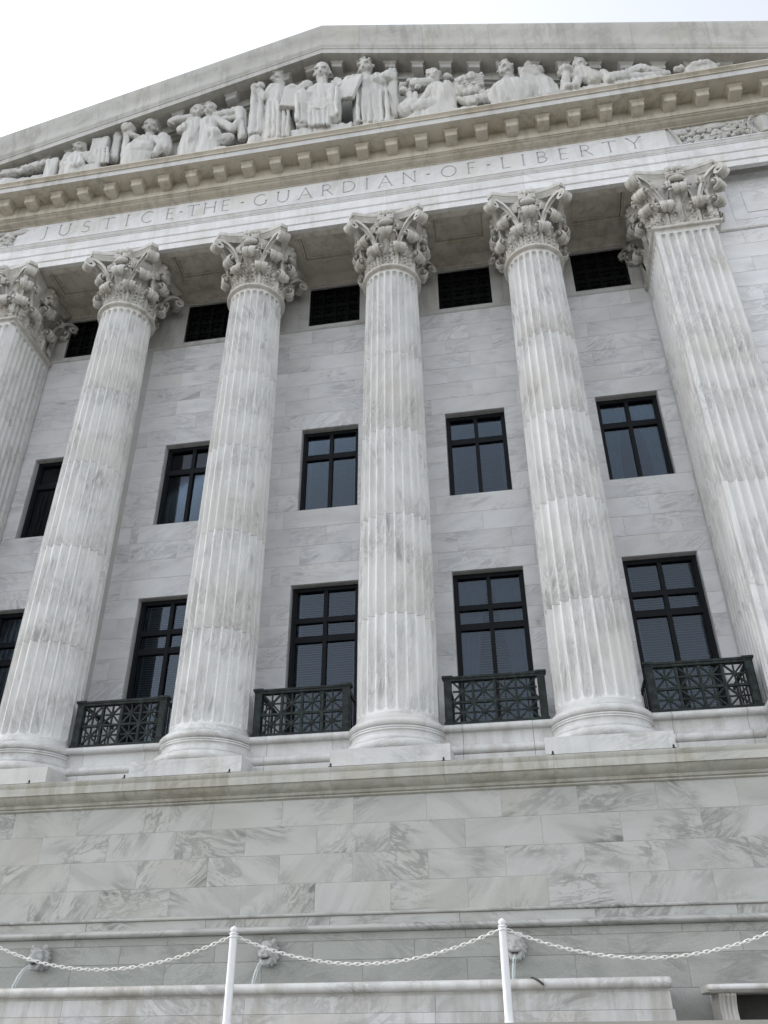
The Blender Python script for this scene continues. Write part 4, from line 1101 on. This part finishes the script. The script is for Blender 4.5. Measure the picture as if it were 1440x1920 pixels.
mb.cap(P(452, 212, Y), P(455, 258, Y), .18, .16); mb.ell(P(343, 244, Y-.1), (.2, .16, .15)); mb.cap(P(430, 262, Y+.05), P(410, 268, Y), .20, .25); mb.ell(floor_pt(420, 268, Y, 23.0), (.8, .28, .45))
statue("paired_statue", mb, "two carved figures side by side with arms spread along thick bundles")

# seated figure with round lap and bowl on a post
mb = SMB(); Y = -1.15
head(mb, P(282, 240, Y), (.35, -1), .98, False, 'short')
robe(mb, [(floor_pt(262, 295, Y), .58, .32), (P(262, 288, Y), .56, .32), (P(266, 272, Y), .50, .30), (P(272, 262, Y), .48, .26), (P(280, 254, Y), .30, .2)], 6, .03)
mb.ell(P(261, 282, Y-.12), (.48, .24, .46)); arm(mb, P(262, 262, Y), P(252, 256, Y-.08), P(243, 252, Y-.12), (.15, .12, .1))
arm(mb, P(292, 264, Y), P(304, 272, Y-.1), P(290, 290, Y-.2), (.16, .14, .1)); mb.cap(P(308, 262, Y-.05), P(312, 284, Y), .22, .24); mb.ell(P(306, 262, Y-.1), (.18, .16, .17))
mb.lathe([(.02, -.14), (.14, -.12), (.21, .0), (.24, .08), (.2, .12), (.02, .13)], 12, tuple(P(241, 246, Y-.1))); mb.cap(P(239, 250, Y-.1), P(231, 300, Y-.1), .11, .08)
rd = random.Random(4)
for i in range(26):
    f = rd.random(); p_ = P(222-7*f+rd.uniform(-3, 3), 252+46*f, Y-.05); mb.ell(p_, (.09, .08, .09), 6, 4)
mb.cap(P(222, 252, Y), P(214, 300, Y), .14, .17)
statue("seated_statue", mb, "seated figure with a rounded lap beside a bowl on a leafy post")

# reader at the desk
mb = SMB(); Y = -1.2
head(mb, P(149, 277, Y), (-.1, -1), .86, False, 'long')
robe(mb, [(floor_pt(144, 312, Y), .52, .30), (P(144, 308, Y), .50, .28), (P(146, 298, Y), .46, .26), (P(148, 290, Y), .40, .22), (P(149, 285, Y), .18, .15)], 7, .05)
arm(mb, P(131, 294, Y), P(121, 312, Y-.1), P(142, 311, Y-.25), (.17, .15, .1)); arm(mb, P(165, 293, Y), P(175, 308, Y-.12), P(157, 292, Y-.24), (.17, .14, .1))
mb.cap(P(152, 290, Y-.2), P(153, 309, Y-.2), .08, .12); mb.hexa([floor_pt(116, 318, Y-.22), floor_pt(185, 308, Y-.22), floor_pt(185, 308, Y+.2), floor_pt(116, 318, Y+.2), P(116, 316, Y-.22), P(185, 305, Y-.22), P(185, 305, Y-.22)+Vector((0, .4, 0)), P(116, 316, Y-.22)+Vector((0, .4, 0))])
statue("seated_statue", mb, "small seated figure resting its chin on its hand near the left end")
mb = SMB(); Y = -1.1
c0, c1 = P(184, 305, Y), P(199, 274, Y)
slab(mb, P(190, 291, Y), .50, 1.0, .5)
for q in (-.18, -.06, .06, .18): mb.cap(P(191, 279, Y-.26)+Vector((q, 0, 0)), P(190, 306, Y-.26)+Vector((q, 0, 0)), .05, .05, 6)
mb.box(P(190, 291, Y).x-.25, P(190, 291, Y).x+.25, Y-.25, Y+.25, ZF, P(190, 300, Y).z)
statue("fluted_pedestal", mb, "short upright fluted slab behind the chin-resting figure", "pedestal")
mb = SMB(); Y = -1.2
mb.box(P(92, 318, Y).x, P(113, 314, Y).x, Y-.2, Y+.2, ZF, P(102, 308, Y).z)
for px_, py_, r_ in ((85, 313, .22), (74, 316, .22), (63, 318, .2), (52, 321, .2), (42, 324, .16)): mb.ell(P(px_, py_, Y), (r_*1.2, r_, r_*.8)); mb.ell(floor_pt(px_, py_, Y, ZF+.2), (r_*1.3, r_, .42))
mb.cap(P(54, 314, Y-.05), P(84, 307, Y-.05), .07, .06)
statue("draped_ledge", mb, "low block with bunched drapery left of the chin-resting figure", "sculpture")
mb = SMB(); Y = -1.2
head(mb, P(9, 321, Y), (-.7, -.7), .7, False, 'curly'); mb.cap(P(12, 330, Y), P(34, 326, Y), .22, .18); mb.cap(P(30, 327, Y), P(42, 322, Y-.1), .12, .08)
mb.ell(floor_pt(20, 330, Y, ZF+.25), (.55, .25, .45))
statue("reclining_statue", mb, "small reclining figure cut off by the picture's left edge")

# kneeling figure with wreath and sheaf
mb = SMB(); Y = -1.18
head(mb, P(813, 146, Y), (-1, -.35), .95, False, 'bun')
robe(mb, [(floor_pt(808, 215, Y), .95, .34), (P(806, 212, Y), .90, .34), (P(815, 196, Y), .55, .30), (P(822, 180, Y), .42, .26), (P(825, 164, Y), .42, .24), (P(820, 156, Y), .2, .16)], 8, .05)
arm(mb, P(838, 162, Y), P(847, 184, Y-.06), P(849, 204, Y-.1), (.18, .14, .11)); arm(mb, P(812, 166, Y-.05), P(799, 182, Y-.14), P(789, 192, Y-.16), (.16, .13, .1))
mb.ell(P(838, 146, Y+.05), (.16, .15, .15)); mb.ell(P(770, 206, Y-.1), (.42, .25, .45)); mb.ell(P(795, 203, Y-.18), (.42, .25, .30))
rd = random.Random(9)
for i in range(30):
    a = rd.uniform(0, 2*PI); p_ = P(770, 164, Y-.08)+Vector((.27*math.cos(a), rd.uniform(-.06, .06), .24*math.sin(a))); mb.ell(p_, (.09, .09, .08), 6, 4)
mb.cap(P(780, 162, Y-.02), P(804, 158, Y-.02), .24, .20); mb.cap(P(768, 178, Y-.1), P(772, 205, Y-.1), .10, .12); mb.cap(P(778, 178, Y-.1), P(780, 205, Y-.1), .09, .12)
for i in range(5): mb.cap(P(868, 148+i*4.4, Y+.03-.04*i), P(903, 140+i*5, Y+.03-.04*i), .06, .07, 6)
mb.cap(P(858, 156, Y), P(884, 150, Y), .14, .24); mb.tube([P(862, 168, Y), P(876, 177, Y-.05), P(892, 173, Y-.05), P(902, 164, Y)], [.12, .15, .15, .12], 8)
mb.cap(P(855, 164, Y), P(858, 182, Y), .13, .15); mb.cap(P(862, 190, Y), P(885, 195, Y-.05), .14, .18); mb.ell(floor_pt(870, 200, Y, 23.0), (.75, .25, .42))
statue("kneeling_statue", mb, "kneeling figure in profile between a round wreath and a bundle of stalks")

# figure with the round shield
mb = SMB(); Y = -1.15
head(mb, P(950, 133, Y), (-.75, -.65), 1.05, True, 'curly')
robe(mb, [(floor_pt(965, 190, Y), .62, .3), (P(965, 185, Y), .60, .3), (P(966, 165, Y), .52, .27), (P(962, 155, Y), .46, .24), (P(955, 149, Y), .2, .16)], 6, .03)
arm(mb, P(944, 160, Y), P(932, 169, Y-.1), P(914, 177, Y-.15), (.17, .14, .12)); mb.ell(P(904, 174, Y-.1), (.10, .08, .14))
cS = P(957, 174, Y-.26); M_ = Euler((R(8), 0, 0)).to_matrix()
rs = []
for yy, rr in ((-.10, .05), (-.09, .3), (-.06, .50), (-.03, .55), (.0, .58), (.05, .58), (.06, .5)): rs.append([cS+M_@Vector((rr*math.cos(2*PI*i/28), yy, rr*math.sin(2*PI*i/28))) for i in range(28)])
mb.loft(rs); mb.ell(floor_pt(925, 195, Y, 23.0), (.7, .25, .42)); mb.cap(P(880, 192, Y), P(925, 186, Y-.05), .18, .22)
statue("shield_statue", mb, "bearded seated figure leaning on a large round shield")
mb = SMB(); Y = -1.12
mb.cap(P(984, 134, Y-.12), P(1006, 142, Y-.1), .13, .16); mb.ell(P(990, 124, Y-.1), (.13, .13, .15)); mb.cap(P(990, 126, Y-.1), P(1000, 138, Y-.08), .10, .12)
slab(mb, P(996, 160, Y-.05), .48, 1.5, .25, -.06); mb.ell(P(1006, 136, Y), (.24, .2, .22))
robe(mb, [(floor_pt(1020, 180, Y), .48, .3), (P(1021, 176, Y), .46, .28), (P(1018, 160, Y), .40, .26), (P(1014, 148, Y), .34, .22), (P(1009, 139, Y), .18, .15)], 7, .09)
for q in range(4): mb.cap(P(1010+q*5, 146, Y-.2), P(1014+q*6, 178, Y-.24), .05, .07, 6)
mb.box(P(996, 170, Y).x-.24, P(996, 170, Y).x+.24, Y-.2, Y+.1, ZF, P(996, 168, Y).z)
statue("bowed_statue", mb, "bowed draped figure hiding its face on an arm behind the round shield")

# reclining figure right
mb = SMB(); Y = -1.2
head(mb, P(1087, 126, Y), (-.45, -.9), .88, False, 'bun')
mb.cap(P(1089, 142, Y), P(1118, 156, Y), .30, .30); mb.cap(P(1078, 148, Y), P(1110, 152, Y), .2, .26)
mb.lathe([(.02, -.2), (.10, -.18), (.12, -.02), (.20, .06), (.22, .14), (.02, .18)], 12, tuple(P(1061, 139, Y-.08))); mb.cap(P(1061, 143, Y-.08), P(1060, 172, Y-.08), .13, .16)
for i in range(10): a = 2*PI*i/10; mb.ell(P(1061, 134, Y-.08)+Vector((.17*math.cos(a), .15*math.sin(a), 0)), (.07, .07, .07), 6, 4)
arm(mb, P(1083, 150, Y-.1), P(1078, 163, Y-.2), P(1064, 163, Y-.2), (.14, .12, .1))
mb.cap(P(1130, 138, Y-.12), P(1142, 152, Y-.15), .12, .16); mb.cap(P(1142, 150, Y-.15), P(1160, 140, Y-.1), .14, .1); mb.cap(P(1120, 156, Y), P(1170, 150, Y), .26, .24)
mb.cap(P(1160, 150, Y), P(1201, 131, Y-.05), .22, .16); mb.cap(P(1201, 131, Y-.05), P(1250, 141, Y), .16, .12); mb.cap(P(1175, 150, Y), P(1240, 145, Y), .18, .14)
for px_ in (1070, 1100, 1130, 1160, 1190, 1220): mb.ell(floor_pt(px_, 150, Y, ZF+.2), (.5, .22, .40))
statue("reclining_statue", mb, "reclining figure with raised knee beside a torch near the right end")
mb = SMB(); Y = -1.2
mb.ell(P(1312, 133, Y), (.46, .30, .20)); mb.ell(P(1274, 131, Y-.05), (.17, .13, .12)); mb.cap(P(1276, 133, Y), P(1292, 133, Y), .10, .12); mb.ell(P(1336, 127, Y), (.2, .15, .10))
p_ = P(1312, 131, Y); mb.box(p_.x-.4, p_.x+.35, Y-.2, Y+.2, ZF, p_.z-.12)
statue("carved_animal", mb, "low shelled animal carved in the right corner of the pediment", "sculpture")

# ------------------------------------------------------------------ fountain
FB = tag(empty("fountain_basin", (XC, -1.6, TER)), "long low marble fountain basin with a rounded rim under the lion heads", "fountain basin")
BX0, BX1, BYF = -7.47, 3.87, -2.05
rimp = [(BYF+.30, 2.275), (BYF+.05, 2.275), (BYF+.035, 2.30), (BYF+.02, 2.31)]+[(BYF+.005-.075*math.cos(R(a)), 2.375+.065*math.sin(R(a))) for a in range(-80, 91, 17)]+[(BYF+.30, 2.44)]
jr = [BX0+.03, -5.9, -3.35, -.35, 2.2, BX1-.03]
for i, (a, b_) in enumerate(bay(jr)):
    mb_ = MB()
    if i == len(jr)-2:     # rounded end
        rings = []
        for k, (ex, sc) in enumerate(((0, 1), (.0, 1))): pass
        xs2 = [a+.002, b_-.06]; mb_.prism(rimp, xs2)
        cy = BYF+.15
        prof2 = [[(b_-.06+dx, cy+(y-cy)*k_, 2.36+(z-2.36)*k_) for y, z in rimp] for dx, k_ in ((0, 1), (.03, .96), (.05, .88), (.06, .7))]
        mb_.loft(prof2)
    else: mb_.prism(rimp, [a+.002, b_-.002])
    o = mb_.build("rim", M_RIM, ang=40); setp(o, FB)
for i, (a, b_) in enumerate(bay([BX0+.08, -4.6, -1.9, .75, BX1-.07])):
    o = MB().box(a+.002, b_-.002, BYF+.05, BYF+.25, 2.075, 2.274).build("panel", M_RIM, smooth=False); setp(o, FB)
    o = MB().box(a-.018 if i == 0 else a+.002, b_+.02 if i == 3 else b_-.002, BYF+.03, BYF+.25, TER, 2.071).build("panel", M_RIM, smooth=False); setp(o, FB)
for x in (BX0+.08, BX1-.27):
    o = MB().box(x, x+.2, BYF+.252, YP-.025, TER, 2.42).build("end_panel", M_RIM, smooth=False); setp(o, FB)
o = MB().box(BX0+.3, BX1-.3, BYF+.27, YP-.03, TER+.02, 2.28).build("water", M_POOL, smooth=False); setp(o, FB)

def lion(x, label):
    mb = MB(); c = Vector((x, -1.16, 2.90))
    def W(a, b_, d): return c+Vector((a, -b_, d))
    mb.ell(W(0, .03, .05), (.115, .12, .12)); mb.ell(W(0, .15, -.02), (.072, .09, .058)); mb.cap(W(0, .10, .085), W(0, .215, .01), .038, .03); mb.ell(W(0, .235, -.002), (.034, .018, .022))
    for s_ in (-1, 1):
        mb.cap(W(s_*.025, .13, .085), W(s_*.085, .10, .095), .024, .024, 6); mb.ell(W(s_*.085, .09, -.01), (.042, .06, .06)); mb.ell(W(s_*.038, .205, -.045), (.042, .035, .032))
        mb.ell(W(s_*.105, .02, .155), (.036, .025, .042)); mb.cap(W(s_*.085, .06, -.05), W(s_*.05, .10, -.14), .032, .028)
        for i in range(8):
            a = R(70-i*23); mb.cap(W(s_*.12*math.cos(a), .0, .02+.13*math.sin(a)), W(s_*.165*math.cos(a), -.05, .0+.165*math.sin(a)), .036, .024, 6)
    mb.ell(W(0, .12, -.155), (.05, .075, .028)); mb.ell(W(0, .05, -.13), (.065, .06, .05))
    mb.box(x-.125, x+.125, -1.11, YP-.018, 2.76, 3.04)
    o = sculpt("lion_head_spout", mb, M_LION, .011, 1); tag(o, label, "fountain spout", "lion head spouts")
    rt = o
    # falling water
    pth = [(x, -1.34, 2.78), (x-.01, -1.42, 2.775), (x-.02, -1.52, 2.72), (x-.03, -1.60, 2.63), (x-.04, -1.66, 2.52), (x-.05, -1.70, 2.40), (x-.05, -1.72, 2.27)]
    j = MB().tube(pth, [.012, .013, .012, .014, .013, .016, .018], 8)
    j.tube([(p0+.025, p1+.02, p2-.01) for p0, p1, p2 in pth], [.005, .006, .005, .007, .005, .006, .006], 6)
    jo = j.build("water_jet", M_JET); jo.parent = rt
lion(-5.58, "carved lion head spout near the left edge, behind the sagging chain")
lion(-1.87, "carved lion head spout just right of the first white post")
lion(1.83, "carved lion head spout half hidden behind the second white post")
hz = MB().tube([(1.95, -1.75, 2.30), (2.0, -1.95, 2.43), (2.06, -2.06, 2.45), (2.14, -2.13, 2.41), (2.2, -2.145, 2.36)], [.014]*5, 8)
tag(hz.build("hose", M_HOSE), "short black hose end lying over the fountain rim", "hose")

# ------------------------------------------------------------------ bench
BN = tag(empty("bench", (5.6, -1.7, TER)), "marble bench with carved supports against the podium at lower right", "bench")
bt = [(-1.25, 2.255), (-1.93, 2.255), (-1.95, 2.27), (-1.965, 2.275)]+[(-1.975-.035*math.cos(R(a)), 2.312+.035*math.sin(R(a))) for a in range(-90, 91, 20)]+[(-1.25, 2.35)]
mb = MB(); cx_, cz_ = -1.6, 2.3
mb.loft([[(4.34-dx, cx_+(y-cx_)*k_, 2.35-(2.35-z)*(.3+.7*k_)) for y, z in bt] for dx, k_ in ((.06, .80), (.05, .90), (.02, .97), (0, 1))]); mb.prism(bt, [4.34, 7.4])
o = mb.build("seat", M_RIM, ang=40); setp(o, BN)
for x in (4.42, 6.9):
    prof = [(-1.10, TER), (-1.78, TER), (-1.80, 1.95), (-1.77, 2.05), (-1.80, 2.14), (-1.87, 2.22), (-1.87, 2.254), (-1.10, 2.254)]
    mb = MB().prism(prof, [x, x+.21])
    for k in (.05, .105, .16): mb.prism([(y-.012, z) for y, z in prof], [x+k-.015, x+k+.015])
    o = mb.build("support", M_RIM, ang=40); setp(o, BN)

o = MB().box(4.66, 6.88, -1.34, -1.29, TER+.002, 2.25).build("shade_panel", M_SEATSHADE, smooth=False); setp(o, BN)  # added sheet behind the supports, its dark colour standing in for shade

# ------------------------------------------------------------------ posts and chains
YPO = -5.0; PXS = [-4.07, -1.113, 1.843, 4.80]
PL = ["white metal chain post at the far left end of the chain", "white metal post in front of the left-hand part of the basin", "white metal post in front of the basin, right of the middle", "white metal chain post at the far right end of the chain"]
for x, lb in zip(PXS, PL):
    pr = tag(empty("chain_post", (x, YPO, TER)), lb, "post", "white chain posts")
    o = MB().lathe([(.02, 0), (.075, 0), (.075, .012), (.046, .02), (.043, .05), (.042, .885), (.02, .885)], 20, (x, YPO, TER)).build("shaft", M_WHITE); setp(o, pr)
    o = MB().lathe([(.02, .880), (.047, .881), (.051, .887), (.047, .894), (.026, .898), (.026, .902), (.036, .912), (.040, .925), (.037, .940), (.027, .953), (.013, .962), (.003, .966)], 20, (x, YPO, TER)).build("finial", M_WHITE, ang=60); setp(o, pr)
    rg = MB().tube([(x+.048*math.cos(2*PI*i/16), YPO+.048*math.sin(2*PI*i/16), TER+.855) for i in range(17)], .006, 6); o = rg.build("ring", M_WHITE); setp(o, pr)
def link_me():
    mb = MB(); path = []
    n = 20
    for i in range(n+1):
        a = 2*PI*i/n; path.append((.026*math.cos(a)+(.011 if math.cos(a) > 0 else -.011), .014*math.sin(a), 0))
    return mb.tube(path, .0050, 6).mesh("link", M_CHAIN, True, 60)
LINK = link_me()
CL = ["white chain sagging from the left picture edge to the first post", "white chain hanging between the two visible white posts", "white chain running from the second post to the right picture edge"]
for i, (a, b_) in enumerate(bay(PXS)):
    chn = tag(empty("barrier_chain", ((a+b_)/2, YPO, 2.4)), CL[i], "chain", "white barrier chains")
    L_ = b_-a-.1; sag = .292; pts = []
    nS = 400
    for k in range(nS+1):
        f = k/nS; pts.append(Vector((a+.05+L_*f, YPO, TER+.855-sag*(1-(2*f-1)**2))))
    acc = [0]
    for k in range(1, nS+1): acc.append(acc[-1]+(pts[k]-pts[k-1]).length)
    n = int(acc[-1]/.052); stp = acc[-1]/n; ki = 0
    for k in range(n):
        d = (k+.5)*stp
        while acc[ki+1] < d: ki += 1
        f = (d-acc[ki])/(acc[ki+1]-acc[ki]); p_ = pts[ki].lerp(pts[ki+1], f); t_ = (pts[ki+1]-pts[ki]).normalized()
        o = obj("link", LINK, None, p_, (R(20 if k % 2 else 110)+random.uniform(-.15, .15), -math.atan2(t_.z, t_.x), 0)); setp(o, chn)
